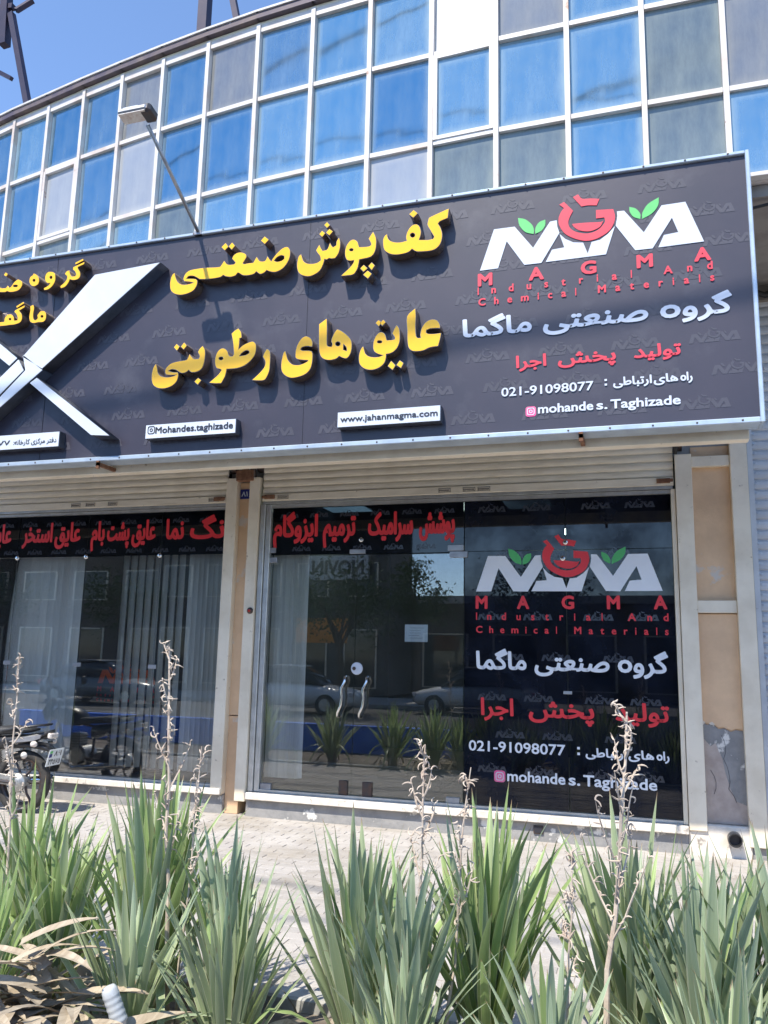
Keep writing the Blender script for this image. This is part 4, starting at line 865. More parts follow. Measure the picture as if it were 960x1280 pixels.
# rooftop steel frame of a billboard
st = thing('rooftop_steel_frame', 'dark steel billboard posts and braces standing on the roof against the sky', 'steel frame', (-5, 7.6, 7.8))
def beam(p, q, w, name='post'):
    p, q = Vector(p)-Vector((-5,7.6,7.8)), Vector(q)-Vector((-5,7.6,7.8))
    MB().tube([p, q], w*.7, 4).build(name, M['steel'], st)
beam((-4.74,7.5,7.75), (-4.76,7.5,12.5), .12); beam((-4.29,7.5,7.75), (-4.30,7.5,8.85), .08, 'brace') if False else None
beam((-4.28,7.5,8.75), (-4.60,7.5,10.1), .07, 'brace'); beam((-4.20,7.5,7.75), (-4.28,7.5,8.80), .07, 'brace')
beam((-6.95,7.4,7.75), (-7.62,7.5,9.75), .075, 'brace'); beam((-7.68,7.5,9.3), (-7.9,7.5,12.5), .11)
beam((-9.0,7.5,9.75), (-7.50,7.5,8.78), .05, 'brace'); beam((-9.5,7.5,10.05), (-7.6,7.5,9.85), .07, 'crossbar'); beam((-7.55,7.5,9.78), (-7.40,7.6,9.98), .06, 'crossbar')

# pipes and cables on the front
t = thing('drain_pipe', 'short black drain pipe stub at the foot of the right pier', 'pipe', (.66, 7.9, .16))
MB().lathe([(.047,-.08),(.057,-.08),(.057,.04),(.047,.04),(.047,-.08)], 'Y', (0,0,0), 24).build('pipe', M['black'], t, smooth=False)
MB().lathe([(0,-.02),(.0465,-.02),(.0465,.03),(0,.03)], 'Y', (0,0,0), 24).build('bore', M['print_k'], t)
t = thing('socket_hole', 'small square black vent hole in the plinth under the film panel', 'vent', (-.985, 7.925, .10))
MB().box(-.045,.045,-.012,.01,-.035,.035).build('box', M['dark_metal'], t, bevel=.004); MB().box(-.035,.035,-.016,-.0125,-.027,.027).build('opening', M['print_k'], t)
t = thing('shutter_switch', 'small round keyed switch on the left door post', 'switch', (-3.965, 7.895, 2.06))
MB().lathe([(0,-.02),(.028,-.018),(.034,-.006),(.034,.004)], 'Y', (0,0,0), 18).build('rim', M['dark_metal'], t, smooth=True); MB().lathe([(0,-.026),(.014,-.024),(.014,-.018)], 'Y', (0,0,0), 12).build('key_barrel', M['lens_r'], t)
def cable(label, pts, r, cat='cable', group=None, name='cable'):
    o = MB().tube(pts, r, 6).build(name, M['cable'], None, smooth=True); return tag(o, label, cat, group)
def sag(a, b, s, n=14): return [tuple(Vector(a).lerp(Vector(b), i/n)-Vector((0,0,s*4*(i/n)*(1-i/n)))) for i in range(n+1)]
cable('black cable running from behind the sign to the right under the upper floor', sag((.70,6.35,5.02),(3.2,6.3,5.50),.05), .012)
cable('dark bundle of wires hanging behind the right end of the sign', [(.9,7.85,5.2),(1.0,7.8,5.02),(1.15,7.86,4.98),(1.4,7.84,5.06),(1.9,7.85,5.0),(2.6,7.86,5.05)], .03)
cable('black cable loop hanging beside the right end of the shutter', [(.36,7.9,3.9),(.37,7.85,3.75),(.33,7.84,3.62),(.31,7.88,3.52)], .018)
t = thing('bent_pipes', 'rusty bracket and brown pipe bends above the pier between the shops', 'pipe', (-4.12, 7.9, 3.6))
MB().tube([(-.16,.0,.30),(-.10,-.02,.16),(.0,.0,.02),(.05,.02,-.10)], .035, 10).build('pipe', M['rust'], t, smooth=True)
MB().tube([(-.05,.04,.30),(.02,.0,.15),(.10,.0,.05),(.11,.02,-.1)], .03, 10).build('pipe', M['dark_metal'], t, smooth=True)
MB().box(-.08,.12,-.03,.05,-.14,-.02).build('bracket', M['rust'], t, bevel=.006)
# cables over the street (they show in the mirror glass)
for i, (a, b, s) in enumerate((((-30,-3,8.5),(25,-2,17.5),.8),((-30,-1,15.2),(25,-4,11.6),.9),((-30,-6,10.5),(25,-4,20),1.2))):
    cable(('lowest', 'middle', 'highest')[(1,0,2)[i]]+' of the three black overhead cables strung along the street behind the viewer', sag(a, b, s, 24), .02, group='overhead street cables', name='overhead_cable')

cable('thick bundle of overhead cables high above the pavement in front of the sign', [(-30+i*5, -.37+.1*sin(i), 12.1+i*.335-.25*sin(i*.9)) for i in range(12)], .035)
# board seams and screws on the sign
for x in (-7.6, -5.2, -2.62, -1.36, .1):
    W_(MB().box(x-.0012, x+.0012, 5.9965, 5.9995, SZ0+.005, SZ1-.005), 'sheet_seam', M['print_k'], sg) if x < -1.5 else None
sc_ = MB()
for i in range(34):
    for z in (SZ1+.014, SZ0-.02): sc_.lathe([(0,-.004),(.006,-.003),(.008,0)], 'Y', (SX0+.15+i*.295, 5.9715 if z > 4 else 5.9695, z), 8)
tag(W_(sc_, 'frame_screws', M['dark_metal'], sg), kind='stuff')

# ================================================================ MOTORCYCLE
mc = thing('motorcycle', 'black and silver motorcycle parked before the left shop window, rear plate towards the street', 'motorcycle', (-6.03, 7.17, -.005), radians(180+5))
# local: +x forward, y left; rear axle at x=0
def wheel(x, nm='wheel'):
    w = MB().torus(.262, .045, 'Y', (x,0,.305), 44, 12, 1.0).build('tyre', M['rubber'], mc, smooth=True)
    MB().lathe([(.228,-.03),(.238,-.022),(.225,-.012),(.225,.012),(.238,.022),(.228,.03),(.205,.02),(.205,-.02),(.228,-.03)], 'Y', (x,0,.305), 40).build('rim', M['dark_metal'], w, smooth=True)
    for k in range(6):
        a = k*pi/3; d = Vector((cos(a),0,sin(a))); c = Vector((x,0,.305)); e = Vector((-sin(a),0,cos(a)))
        MB().tube([c+d*.04-e*.008, c+d*.13+e*.012, c+d*.212], [.016,.012,.014], 6).build('spoke', M['dark_metal'], w)
    MB().lathe([(0,-.06),(.045,-.06),(.06,-.03),(.06,.03),(.045,.06),(0,.06)], 'Y', (x,0,.305), 20).build('hub', M['silver'], w, smooth=False)
    return w
wheel(0); wheel(1.24)
P = lambda *a: a
mbx = lambda pts, y0, y1: MB().prism(pts, y0, y1)
mbx([(-.02,.27),(.45,.30),(.50,.36),(.40,.40),(.02,.37),(-.06,.34)], .075, .10).build('chain_case', M['silver'], mc, bevel=.006)
MB().lathe([(0,.06),(.075,.065),(.095,.085),(.09,.115),(.0,.12)], 'Y', (0,0,.305), 24).build('hub_cover', M['silver'], mc, smooth=True)
MB().tube([(0,.11,.305),(.45,.10,.33)], .017, 8).build('swingarm', M['dark_metal'], mc); MB().tube([(0,-.11,.305),(.45,-.10,.33)], .017, 8).build('swingarm', M['dark_metal'], mc)
for y in (.13,-.13):
    s_ = MB().tube([(.03,y,.33),(.13,y,.66)], .012, 8).build('shock_absorber', M['chrome'], mc)
    pts = [Vector((.04,y,.37)).lerp(Vector((.115,y,.61)), i/60)+Vector((cos(i*pi/4)*.022, sin(i*pi/4)*.022, 0)) for i in range(61)]
    MB().tube(pts, .0055, 5).build('spring', M['lens'], s_)
# tail, seat and side panels
def loft(secs, name, mat, par=mc, sm=True):
    """secs: (x, halfwidth, zlow, zhigh)"""
    mb = MB(); n = 12
    for x, w, z0, z1 in secs:
        for k in range(n):
            a = 2*pi*k/n; ca, sa = cos(a), sin(a)
            mb.v.append((x, w*math.copysign(abs(ca)**.6, ca), (z0+z1)/2+(z1-z0)/2*math.copysign(abs(sa)**.7, sa)))
    for i in range(len(secs)-1):
        for k in range(n): mb.f.append((i*n+k, i*n+(k+1) % n, (i+1)*n+(k+1) % n, (i+1)*n+k))
    mb.f.append(tuple(range(n))); mb.f.append(tuple((len(secs)-1)*n+k for k in range(n)))
    return mb.build(name, mat, par, smooth=sm)
loft([(-.10,.07,.80,.83),(0,.12,.775,.84),(.2,.13,.755,.845),(.45,.13,.735,.82),(.62,.10,.74,.81),(.70,.07,.76,.80)], 'seat', M['seat'])
loft([(-.30,.02,.80,.825),(-.22,.07,.745,.80),(-.05,.115,.68,.77),(.2,.13,.62,.75),(.40,.11,.56,.73)], 'tail_cowl', M['black'])
for s in (1,-1): MB().prism([(-.24,.775),(-.05,.75),(.12,.70),(.05,.69),(-.16,.715),(-.23,.74)], s*.112, s*.128).build('tail_stripe', M['grey_metal'], mc, bevel=.003)
MB().tube([(.2,.13,.80),(.0,.135,.84),(-.2,.11,.865),(-.26,0,.87),(-.2,-.11,.865),(.0,-.135,.84),(.2,-.13,.80)], .011, 8).build('grab_rail', M['black'], mc, smooth=True)
MB().box(-.315,-.27,-.07,.07,.735,.79).build('tail_light', M['lens'], mc, bevel=.012)
loft([(-.32,.05,.60,.625),(-.24,.08,.62,.68),(-.05,.09,.64,.70),(.1,.09,.62,.69)], 'rear_mudguard', M['black'])
for s in (1,-1):
    MB().tube([(-.20,s*.07,.69),(-.20,s*.14,.69)], .009, 6).build('indicator_stem', M['black'], mc)
    o = MB().lathe([(0,-.03),(.02,-.026),(.03,-.005),(.026,.025),(0,.035)], 'X', (-.20,s*.165,.69), 14).build('indicator', M['lens'], mc, smooth=True)
o = MB().lathe([(0,-.03),(.03,-.02),(.035,.0),(.0,.02)], 'Y', (-.08,.145,.575), 14).build('side_reflector', M['lens'], mc, smooth=True)
# number plate: flat sheet hung under the tail light, leaning back
PT = Matrix.Translation((-.335,0,.555)) @ Matrix.Rotation(radians(-14), 4, 'Y')
pl = MB().box(-.003,.003,-.12,.12,-.085,.085,PT).build('number_plate', M['paper'], mc, bevel=.002)
MB().tube([(-.28,0,.62),(-.33,0,.60)], .012, 6).build('plate_bracket', M['black'], mc)
def plate_text(body, y0, y1, z, h, mat, nm='plate_digits'):
    me = text_mesh(body, .02, .002); b = bounds(me); 
    for v in me.vertices:
        u = y0+(v.co.x-b[0])*(y1-y0)/(b[1]-b[0]); w = z+(v.co.y-b[2])*h/(b[3]-b[2]); v.co = PT @ Vector((-.0042-(v.co.z)*.4, -u, w))
    link(nm, me, mat, pl)
plate_text('۸۶۱', -.03, .085, .012, .055, M['print_k']); plate_text('۴۴۵۷۵', -.095, .10, -.068, .055, M['print_k'])
MB().box(-.0045,-.0035,.065,.11,.045,.07,PT).build('plate_flag', M['print_g'], pl); MB().box(-.0045,-.0035,.065,.11,.005,.042,PT).build('plate_badge', M['nblue'], pl)
# frame, engine, tank, front end
MB().tube([(.45,0,.36),(.42,0,.70),(.75,0,.74),(1.02,0,.80),(.95,0,.55),(.85,0,.28),(.45,0,.26),(.45,0,.36)], .018, 8).build('frame', M['dark_metal'], mc, smooth=True)
MB().lathe([(0,-.13),(.10,-.13),(.12,-.10),(.12,.10),(.10,.13),(0,.13)], 'Y', (.58,0,.36), 24).build('crankcase', M['silver'], mc)
MB().box(.60,.74,-.075,.075,.40,.62).build('cylinder', M['silver'], mc, bevel=.01)
fb = MB()
for k in range(6): fb.box(.585,.755,-.09,.09,.43+k*.03,.438+k*.03)
fb.build('cooling_fins', M['dark_metal'], mc)
loft([(.58,.08,.72,.82),(.68,.13,.70,.90),(.82,.15,.70,.94),(.96,.13,.74,.93),(1.03,.08,.78,.88)], 'fuel_tank', M['black'])
MB().tube([(.70,-.09,.42),(.85,-.11,.30),(.60,-.14,.22),(.2,-.16,.26),(-.2,-.17,.32)], [.02,.022,.03,.042,.045], 12).build('exhaust', M['chrome'], mc, smooth=True)
for s in (1,-1):
    MB().tube([(1.24,s*.075,.305),(1.10,s*.075,.70),(1.03,s*.075,.93)], [.022,.019,.017], 10).build('fork_leg', M['chrome'], mc, smooth=True)
    MB().tube([(1.03,s*.04,.97),(1.0,s*.14,1.03),(.93,s*.33,1.02),(.90,s*.38,1.01)], .011, 8).build('handlebar', M['chrome'], mc, smooth=True)
    MB().tube([(.93,s*.29,1.02),(.89,s*.39,1.01)], .018, 10).build('grip', M['rubber'], mc, smooth=True)
    MB().tube([(.97,s*.22,1.03),(.95,s*.28,1.20)], .006, 6).build('mirror_stem', M['black'], mc)
    MB().lathe([(0,-.012),(.045,-.01),(.055,0),(.045,.004),(0,.006)], 'X', (.94,s*.30,1.24), 18).build('mirror', M['black'], mc, smooth=True)
    MB().tube([(.48,s*.10,.30),(.46,s*.22,.29)], .013, 8).build('footpeg', M['rubber'], mc)
MB().lathe([(0,-.06),(.07,-.05),(.085,0),(.085,.05),(.0,.06)], 'X', (1.14,0,.88), 20).build('headlight', M['lens'], mc, smooth=True)
MB().prism([(1.02,.80),(1.16,.74),(1.22,.86),(1.12,1.02),(1.04,1.0)], -.10, .10).build('front_fairing', M['black'], mc, bevel=.02)
fm = MB(); n = 12
for i in range(n+1):
    a = radians(10+i*12); 
    for y, dr in ((-.055,-.01),(0,.012),(.055,-.01)): fm.v.append((1.24+(.33+dr)*cos(a), y, .305+(.33+dr)*sin(a)))
for i in range(n):
    for j in range(2): fm.f.append((i*3+j, i*3+j+1, (i+1)*3+j+1, (i+1)*3+j))
fm.build('front_mudguard', M['black'], mc, smooth=True)
MB().tube([(.45,.12,.25),(.30,.22,.02),(.24,.24,.008)], .012, 6).build('side_stand', M['dark_metal'], mc)

# ================================================================ ACROSS THE STREET (seen only mirrored in the glass)
def far_building(label, x0, x1, y1, h, mat, floors, nwin, loc, dp=12):
    t = thing('opposite_building', label, 'building', loc); X, Y = loc[0], loc[1]
    MB().box(x0-X, x1-X, y1-dp-Y, y1-Y, 0, h).build('wall', mat, t)
    MB().box(x0-X-.2, x1-X+.2, y1-dp-Y, y1-Y+.25, h+.002, h+.35).build('parapet', M['kerb'], t)
    w = (x1-x0)/nwin; me = None; mf = None
    for f in range(floors):
        for i in range(nwin):
            cx = x0+(i+.5)*w-X; z = 1.0+f*3.2 if f else .3; hh = 1.5 if f else 2.5
            if me is None or f < 2:
                o = MB().box(-w*.33, w*.33, 0, .06, 0, hh).build('window', M['cream'], t); o.location = (cx, y1-Y+.002, z); me = o.data
                p = MB().box(-w*.30, w*.30, .061, .07, .05, hh-.05).build('pane', M['carglass'], o); mf = p.data
            else:
                o = share('window', me, t, (cx, y1-Y+.002, z)); share('pane', mf, o)
    return t
b1 = far_building('tall pale rendered block across the street with shop fronts at street level', -22, -10.6, -18, 9.5, M['opp'], 3, 5, (-16,-20,0), 4)
b2 = far_building('low brick building across the street with flat roof', -14, 6, -22.3, 4.2, M['opp2'], 1, 6, (-2,-28,0))
b3 = far_building('long two storey building across the street at the left', -60, -22.5, -20, 11, M['opp2'], 2, 12, (-40,-26,0))
b4 = far_building('plain rendered building across the street at the right', 7, 30, -20, 8, M['opp'], 2, 8, (18,-26,0))
hang(wall_text('lettering', 'NOVIN', 0, 1, 0, 1, 0, M['print_k'], None), b1) if False else None
sb = thing('shop_sign', 'grey wall sign reading NOVIN across the street', 'sign', (-12.7, -17.6, 5.0))
MB().box(-1.4, 1.4, -.1, .1, -.1, 1.0).build('board', M['grey_metal'], sb)
me = text_mesh('NOVIN', .03, .02); b_ = bounds(me)
for v in me.vertices: v.co = (1.2-(v.co.x-b_[0])*2.4/(b_[1]-b_[0]), .12+v.co.z, .15+v.co.y*.85)
link('lettering', me, M['print_k'], sb)
ob = thing('orange_board', 'orange advertising board on two posts across the street', 'billboard', (-11.4, -12.6, 0))
MB().box(-1.0, 1.0, -.05, .05, 2.1, 3.0).build('board', M['orange'], ob)
for s in (-.8, .8): MB().box(s-.04, s+.04, -.04, .04, 0, 2.098).build('post', M['dark_metal'], ob)
def car(label, x, y, mat, rz=0, L=4.4, H=1.45):
    t = thing('parked_car', label, 'car', (x, y, -.12), rz, 'cars across the road')
    mb = MB(); secs = [(-L/2,.60,.35,.72),(-L/2+.15,.80,.25,.86),(-L*.25,.86,.22,.93),(L*.05,.86,.22,.92),(L*.28,.85,.22,.88),(L/2-.15,.78,.25,.74),(L/2,.60,.35,.62)]
    loft2(secs, 'body', mat, t)
    loft2([(-L*.40,.62,.86,.90),(-L*.27,.66,.86,H-.08),(-L*.05,.67,.86,H),(L*.10,.66,.86,H-.04),(L*.27,.60,.84,.90)], 'cabin', M['carglass'], t)
    loft2([(-L*.24,.60,H-.05,H-.02),(-L*.05,.64,H-.03,H+.02),(L*.08,.60,H-.05,H-.01)], 'roof', mat, t)
    for sx in (-L*.31, L*.31):
        for sy in (.78, -.78):
            w = MB().lathe([(0,-.10),(.24,-.10),(.31,-.08),(.31,.08),(.24,.10),(0,.10)], 'Y', (sx, sy, .31), 20).build('wheel', M['rubber'], t)
            MB().lathe([(0,-.106),(.17,-.104),(.18,.104),(0,.106)], 'Y', (sx, sy, .31), 16).build('hubcap', M['silver'], w)
    for sy in (.6, -.6):
        MB().box(L/2-.12, L/2+.005, sy-.14, sy+.14, .56, .68).build('headlight', M['lens'], t, bevel=.02); MB().box(-L/2-.005, -L/2+.12, sy-.14, sy+.14, .62, .76).build('tail_light', M['lens_r'], t, bevel=.02)
    return t
def loft2(secs, name, mat, par): return loft(secs, name, mat, par)
car('white saloon car parked across the road', -10.5, -8.2, M['carw']); car('grey saloon car parked across the road behind the white one', -17.5, -8.4, M['carg']); car('white hatchback parked at the far kerb', -5.2, -10.6, M['carw'], pi, 3.9, 1.5)
bw = thing('low_blue_wall', 'low blue painted garden wall behind the planting bed', 'wall', (-3, 1.95, 0))
MB().box(-9, 8, -.06, .06, -.04, .40).build('wall', M['bluewall'], bw, bevel=.01); MB().box(-9.02, 8.02, -.075, .075, .402, .43).build('coping', M['bluewall'], bw, bevel=.006)
leafq = None
def tree(label, x, y, h, r, seed):
    rnd = random.Random(seed); t = thing('street_tree', label, 'tree', (x, y, -.1), 0, 'street trees across the road')
    tb = MB().tube([(0,0,0),(.05,.03,h*.3),(-.04,.05,h*.55)], [.15,.11,.08], 8)
    tips = []
    for k in range(7):
        a = k*2.4+rnd.random(); q = Vector((cos(a)*r*.6, sin(a)*r*.6, h*(.62+.3*rnd.random()))); tb.tube([(-.04,.05,h*(.4+.02*k)), q*.6+Vector((0,0,h*.25)), q], [.05,.035,.015], 6); tips.append(q)
    tb.build('trunk', M['bark'], t)
    mb = MB()
    for k in range(2600):
        c = rnd.choice(tips)+Vector((rnd.gauss(0,1), rnd.gauss(0,1), rnd.gauss(0,.8)))*r*.30; d = Vector((rnd.gauss(0,1), rnd.gauss(0,1), rnd.gauss(0,1))).normalized(); e = d.orthogonal().normalized(); s = rnd.uniform(.05,.10)
        mb.poly([c-e*s*.5, c+d*s, c+e*s*.5, c-d*s])
    mb.build('crown', M['tleaf'], t)
tree('bushy street tree in front of the orange board across the road', -9.6, -9.8, 4.6, 1.7, 3); tree('street tree across the road near the low brick building', -3.5, -13, 4.8, 1.6, 5); tree('slim street tree across the road before the gap between the buildings', -8.4, -15, 5.6, 1.1, 15); tree('street tree across the road at the left', -20, -13, 5, 1.8, 9)
tree('street tree across the road at the far left', -27, -13, 5, 1.8, 11)

# ================================================================ YUCCAS
def leaf_mesh(L, w, bend, twist, kink=0, nseg=9, fold=.35):
    V = []; F = []; U = []
    for i in range(nseg+1):
        t = i/nseg; wd = w*(.62+.38*sin(min(1, t/.55)*pi/2))*(1-max(0,(t-.5)/.5)**1.8) if t < 1 else 0.0005
        wd = max(wd, .0006)
        x = bend*L*t**2.2; z = L*t*(1-abs(bend)*.35*t)
        if kink and t > .45: q = (t-.45); x += kink*q*L*.95; z -= abs(kink)*q*q*L*1.6
        tw = twist*t; f = fold*wd*(1-.5*t)
        for s in (-1, -.5, 0, .5, 1):
            yy = s*wd/2; dx = -f*(1-abs(s))*1.0
            V.append((x+dx*cos(tw)-yy*sin(tw), dx*sin(tw)+yy*cos(tw), z)); U.append((s*.5+.5, t))
    for i in range(nseg):
        for k in range(4): F.append((i*5+k, i*5+k+1, (i+1)*5+k+1, (i+1)*5+k))
    me = bpy.data.meshes.new('leaf'); me.from_pydata(V, [], F); uv = me.uv_layers.new(name='UVMap')
    for p in me.polygons:
        for li in p.loop_indices: uv.data[li].uv = U[me.loops[li].vertex_index]
    me.polygons.foreach_set('use_smooth', [True]*len(me.polygons)); return me
rl = random.Random(21)
LM = {}
for mi in range(3):
    LM[mi] = []
    for k in range(9):
        me = leaf_mesh(1.0, rl.uniform(.035,.053), rl.choice((-.04,.0,.06,.12,.2,.28)), rl.uniform(-.6,.6)); me.materials.append(M['yleaf'][mi]); LM[mi].append(me)
BENT = [leaf_mesh(1.0, .055, .25, .4, 1.1) for k in range(2)]+[leaf_mesh(1.0, .06, .5, -.3)]
for k, me in enumerate(BENT): me.materials.append(M['yleaf'][k % 3])
DEAD = [leaf_mesh(1.0, .05, .6, .9, .5), leaf_mesh(1.0, .045, .8, -.7, .9), leaf_mesh(1.0, .055, .4, .3, 1.4)]
for me in DEAD: me.materials.append(M['hazel'])
def yucca(label, x, y, H, n, mi, seed, spread=.45, z=-.03, lean=(0,0), dead=6, bent=3):
    r = random.Random(seed); t = thing('yucca_plant', label, 'plant', (x, y, z), 0, 'yucca plants in the bed')
    MB().lathe([(.0,0),(.075,0),(.07,.12),(.04,.22),(0,.26)], 'Z', (0,0,0), 10).build('stem_base', M['hazel'], t, smooth=True)
    n = int(n*1.32); H *= .95
    for k in range(n):
        q = (k+.5)/n; az = k*2.39996+r.uniform(-.3,.3); tilt = spread*(q**.8)*r.uniform(.65,1.2)+.02
        L = H*(1.03-.20*q**1.5)*r.uniform(.78,1.06); zb = .20*(1-q)+.02
        d = Vector((sin(tilt)*cos(az)+lean[0], sin(tilt)*sin(az)+lean[1], cos(tilt))).normalized()
        rot = Matrix.Rotation(az, 4, 'Z') @ Matrix.Rotation(tilt, 4, 'Y') @ Matrix.Rotation(r.uniform(-.5,.5), 4, 'Z')
        o = share('leaf', r.choice(LM[mi if r.random() < .75 else r.randrange(3)]), t)
        e = rot.to_euler(); o.rotation_euler = e; o.location = (cos(az)*.04*(q+.3), sin(az)*.04*(q+.3), zb); s = L-zb*.6
        o.scale = (s*.95, r.uniform(.85,1.2)*min(1.1,s+.25), s)
    for k in range(bent):
        az = r.uniform(0, 2*pi); o = share('leaf', r.choice(BENT), t, (0,0,.08), (Matrix.Rotation(az,4,'Z') @ Matrix.Rotation(r.uniform(.5,.95),4,'Y')).to_euler(), (H*.8,)*3)
    for k in range(dead):
        az = r.uniform(0, 2*pi); o = share('dead_leaf', r.choice(DEAD), t, (cos(az)*.05,sin(az)*.05,.10), (Matrix.Rotation(az,4,'Z') @ Matrix.Rotation(r.uniform(.9,1.5),4,'Y')).to_euler(), (r.uniform(.45,.7),)*3)
    return t
def stalk(root, x, y, H, seed, lean=(0,0), br=9, r0=.014, bl=.42, start=.48):
    """dried flower stalk with curled side twigs, a part of its plant"""
    r = random.Random(seed); rx, ry, rz_ = root.location
    mb = MB(); P = []
    for i in range(9):
        t = i/8; P.append(Vector((x-rx+lean[0]*t+r.uniform(-.008,.008), y-ry+lean[1]*t+r.uniform(-.008,.008), H*t)))
    mb.tube(P, [r0*(1-.72*i/8) for i in range(9)], 7)
    for b in range(4, 9):  # bract stubs
        mb.tube([P[b-1].lerp(P[b], .5), P[b-1].lerp(P[b], .5)+Vector((r.uniform(-.03,.03), -.01, .03))], [.006,.002], 5)
    def curl(p, d, s):
        q = [p]; dd = d.normalized(); ax = Vector((r.uniform(-1,1), r.uniform(-1,1), r.uniform(-.3,.3))).normalized()
        for k in range(5): dd = (Matrix.Rotation(.55, 3, ax) @ dd); q.append(q[-1]+dd*s)
        mb.tube(q, [.0035,.003,.0035,.003,.002,.0012], 5)
    for k in range(br):
        t = start+(1-start)*(k+.4)/br; i = min(7, int(t*8)); p = P[i].lerp(P[i+1], t*8-i); az = k*2.4+r.uniform(-.5,.5)
        L = bl*(1.15-t)*r.uniform(.6,1.2); d = Vector((cos(az)*.62, sin(az)*.62, .8)); q = [p]
        for j in range(1, 7):
            d = (d+Vector((r.uniform(-.12,.12), r.uniform(-.12,.12), .16))).normalized(); q.append(q[-1]+d*L/6)
        mb.tube(q, [.0048,.0043,.004,.0036,.003,.0024,.0012], 5)
        for j in range(1, 7):
            for _ in range(2): 
                if r.random() < .8: curl(q[j], Vector((r.uniform(-1,1), r.uniform(-1,1), r.uniform(-.4,.8))), r.uniform(.005,.010))
    for j in range(14):
        t = r.uniform(start, 1); i = min(7, int(t*8)); curl(P[i].lerp(P[i+1], t*8-i), Vector((r.uniform(-1,1), r.uniform(-1,1), .3)), r.uniform(.006,.011))
    mb.build('flower_stalk', M['stalk'], root)
Y = {}
spec = [('a', 'yucca at the left edge of the photo behind the heap of dried leaves', -3.05, 3.75, .98, 50, 1, .42),
 ('b', 'yucca second from the left, beside the left edge clump and under the motorcycle wheel', -2.68, 3.50, .90, 48, 1, .44),
 ('c', 'tall upright yucca left of the pier between the shops, tallest leaves on the left', -2.22, 3.60, 1.08, 62, 1, .32),
 ('d', 'low arching yucca in front of the tall left one, beside the plastic bottle', -2.02, 3.14, .74, 34, 0, .60),
 ('e', 'loose blue green yucca standing around the left dry flower stalk', -1.80, 3.50, .84, 48, 2, .46),
 ('f', 'medium yucca just right of the left dry stalk with a gap of paving beyond it', -1.62, 3.22, .72, 46, 0, .46),
 ('g', 'wide yucca left of the middle stalks in front of the glass door', -1.16, 3.48, .94, 56, 0, .44),
 ('o', 'pale yucca between the wide clump and the dense dark one at the centre', -.93, 3.30, .84, 48, 2, .42),
 ('h', 'dense dark yucca under the pair of middle dry stalks', -.66, 3.60, 1.05, 62, 1, .36),
 ('i', 'low yucca at the bottom centre of the photo between the middle clumps', -.84, 2.98, .55, 36, 0, .55),
 ('j', 'short yucca at the foot of the right dry flower stalk', -.34, 3.08, .64, 44, 2, .55),
 ('k', 'upright yucca behind the right dry flower stalk', -.10, 3.64, 1.03, 58, 0, .44),
 ('l', 'spreading yucca right of the right dry stalk before the plastered pier', .16, 3.42, .96, 56, 2, .48),
 ('m', 'yucca at the right edge of the photo in front of the grey shutter', .46, 3.55, 1.0, 52, 0, .48),
 ('p', 'young yucca squeezed between the stalk clump and the right edge clump', .30, 3.75, .9, 44, 1, .45),
 ('n', 'low yucca in the bottom right corner of the photo', .22, 2.95, .74, 40, 0, .58),
 ('q', 'broad leaved yucca in front of the left edge clump with brown lower leaves', -2.75, 3.15, .70, 34, 1, .6)]
spec += [('r', 'yucca just beyond the left edge of the photo, mirrored low in the door glass', -3.75, 3.5, 1.0, 46, 1, .55),
 ('s', 'yucca further left beyond the photo, mirrored beside the door handles', -4.75, 3.45, .95, 46, 0, .6),
 ('t', 'leftmost yucca of the bed, mirrored in the left shop window', -5.9, 3.5, .95, 46, 1, .6)]
for k, (key, lab, x, y, H, n, mi, sp) in enumerate(spec):
    Y[key] = yucca(lab, x, y, H, n, mi, 40+k, sp, dead=(10 if key in 'abd' else 5))
stalk(Y['e'], -2.03, 3.45, 1.66, 1, (-.10,-.02), 10, .013, .40, .42)
stalk(Y['e'], -1.98, 3.42, 1.22, 12, (.06,0), 4, .007, .3, .5)
stalk(Y['a'], -2.82, 3.35, 1.60, 2, (-.10,0), 7, .009, .34, .5)
stalk(Y['h'], -.92, 3.42, 1.28, 3, (.03,0), 8, .010, .36, .5)
stalk(Y['h'], -.80, 3.42, 1.20, 4, (.10,0), 5, .008, .28, .5)
stalk(Y['k'], -.22, 3.30, 1.45, 5, (.15,.02), 13, .014, .52, .42)
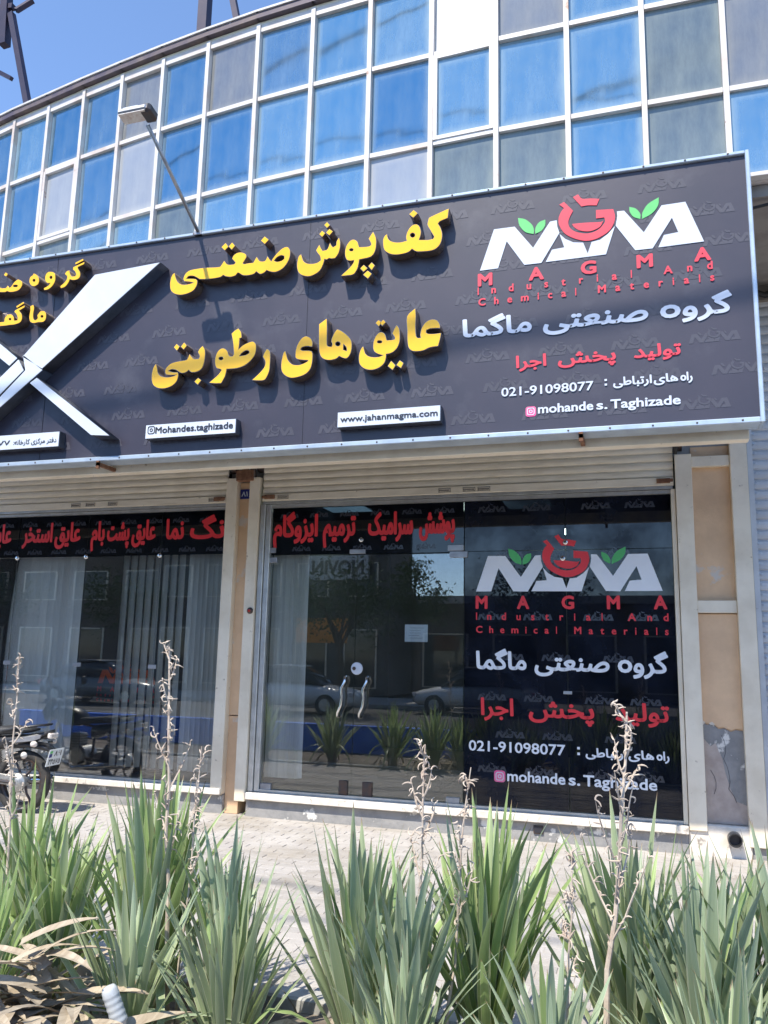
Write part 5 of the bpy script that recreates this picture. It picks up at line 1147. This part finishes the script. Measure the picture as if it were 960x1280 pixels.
stalk(Y['j'], -.33, 3.25, .95, 6, (.05,0), 4, .008, .2, .5)

# heap of dried leaves at the lower left, and litter through the bed
mb = MB(); r = random.Random(5)
def litter(cx, cy, cz, sx, sy, sz, n, L0, L1):
    for k in range(n):
        p = Vector((r.gauss(cx,sx), r.gauss(cy,sy), 0)); fall = math.exp(-((p.x-cx)**2/(2*sx*sx)+(p.y-cy)**2/(2*sy*sy))); p.z = -.02+r.random()*sz*fall
        a = r.uniform(0,2*pi); L = r.uniform(L0,L1); w = r.uniform(.015,.035); d = Vector((cos(a),sin(a),r.uniform(-.1,.3))); s = Vector((-sin(a),cos(a),r.uniform(-.4,.4))); arch = r.uniform(.05,.2)
        b = len(mb.v); m = 6
        for i in range(m+1):
            t = i/m; q = p+d*L*t+Vector((0,0,arch*L*4*t*(1-t)*.6)); ww = w*(1-t**3)
            mb.v += [tuple(q-s*ww), tuple(q+Vector((0,0,-.005))), tuple(q+s*ww)]
        for i in range(m):
            for j in range(2): mb.f.append((b+i*3+j, b+i*3+j+1, b+(i+1)*3+j+1, b+(i+1)*3+j))
litter(-2.30, 2.85, 0, .26, .14, .52, 330, .2, .5); litter(-1.0, 3.2, 0, 1.4, .3, .06, 260, .15, .4)
o = mb.build('dried_leaf_litter', M['hazel'], None); tag(o, 'heap of pale dried yucca leaves lying in the bed', 'dead leaves', kind='stuff')
# bottle leaning in the leaves
bt = thing('plastic_bottle', 'crumpled pale plastic bottle standing upside down in the dry leaves at the lower left', 'bottle', (-1.87, 2.88, .22))
bt.rotation_euler = (radians(8), radians(-22), 0); bt.scale = (1,1,1)
pr = [(0,0),(.012,.0),(.014,.02),(.024,.045)]+[(.030+.0009*sin(i*1.25), .05+i*.0045) for i in range(24)]+[(.029,.165),(.022,.178),(0,.182)]
MB().lathe(pr, 'Z', (0,0,0), 18).build('body', M['pet'], bt, smooth=True)
MB().lathe([(0,-.012),(.015,-.012),(.015,.004),(0,.004)], 'Z', (0,0,0), 14).build('cap', M['acry_w'], bt)
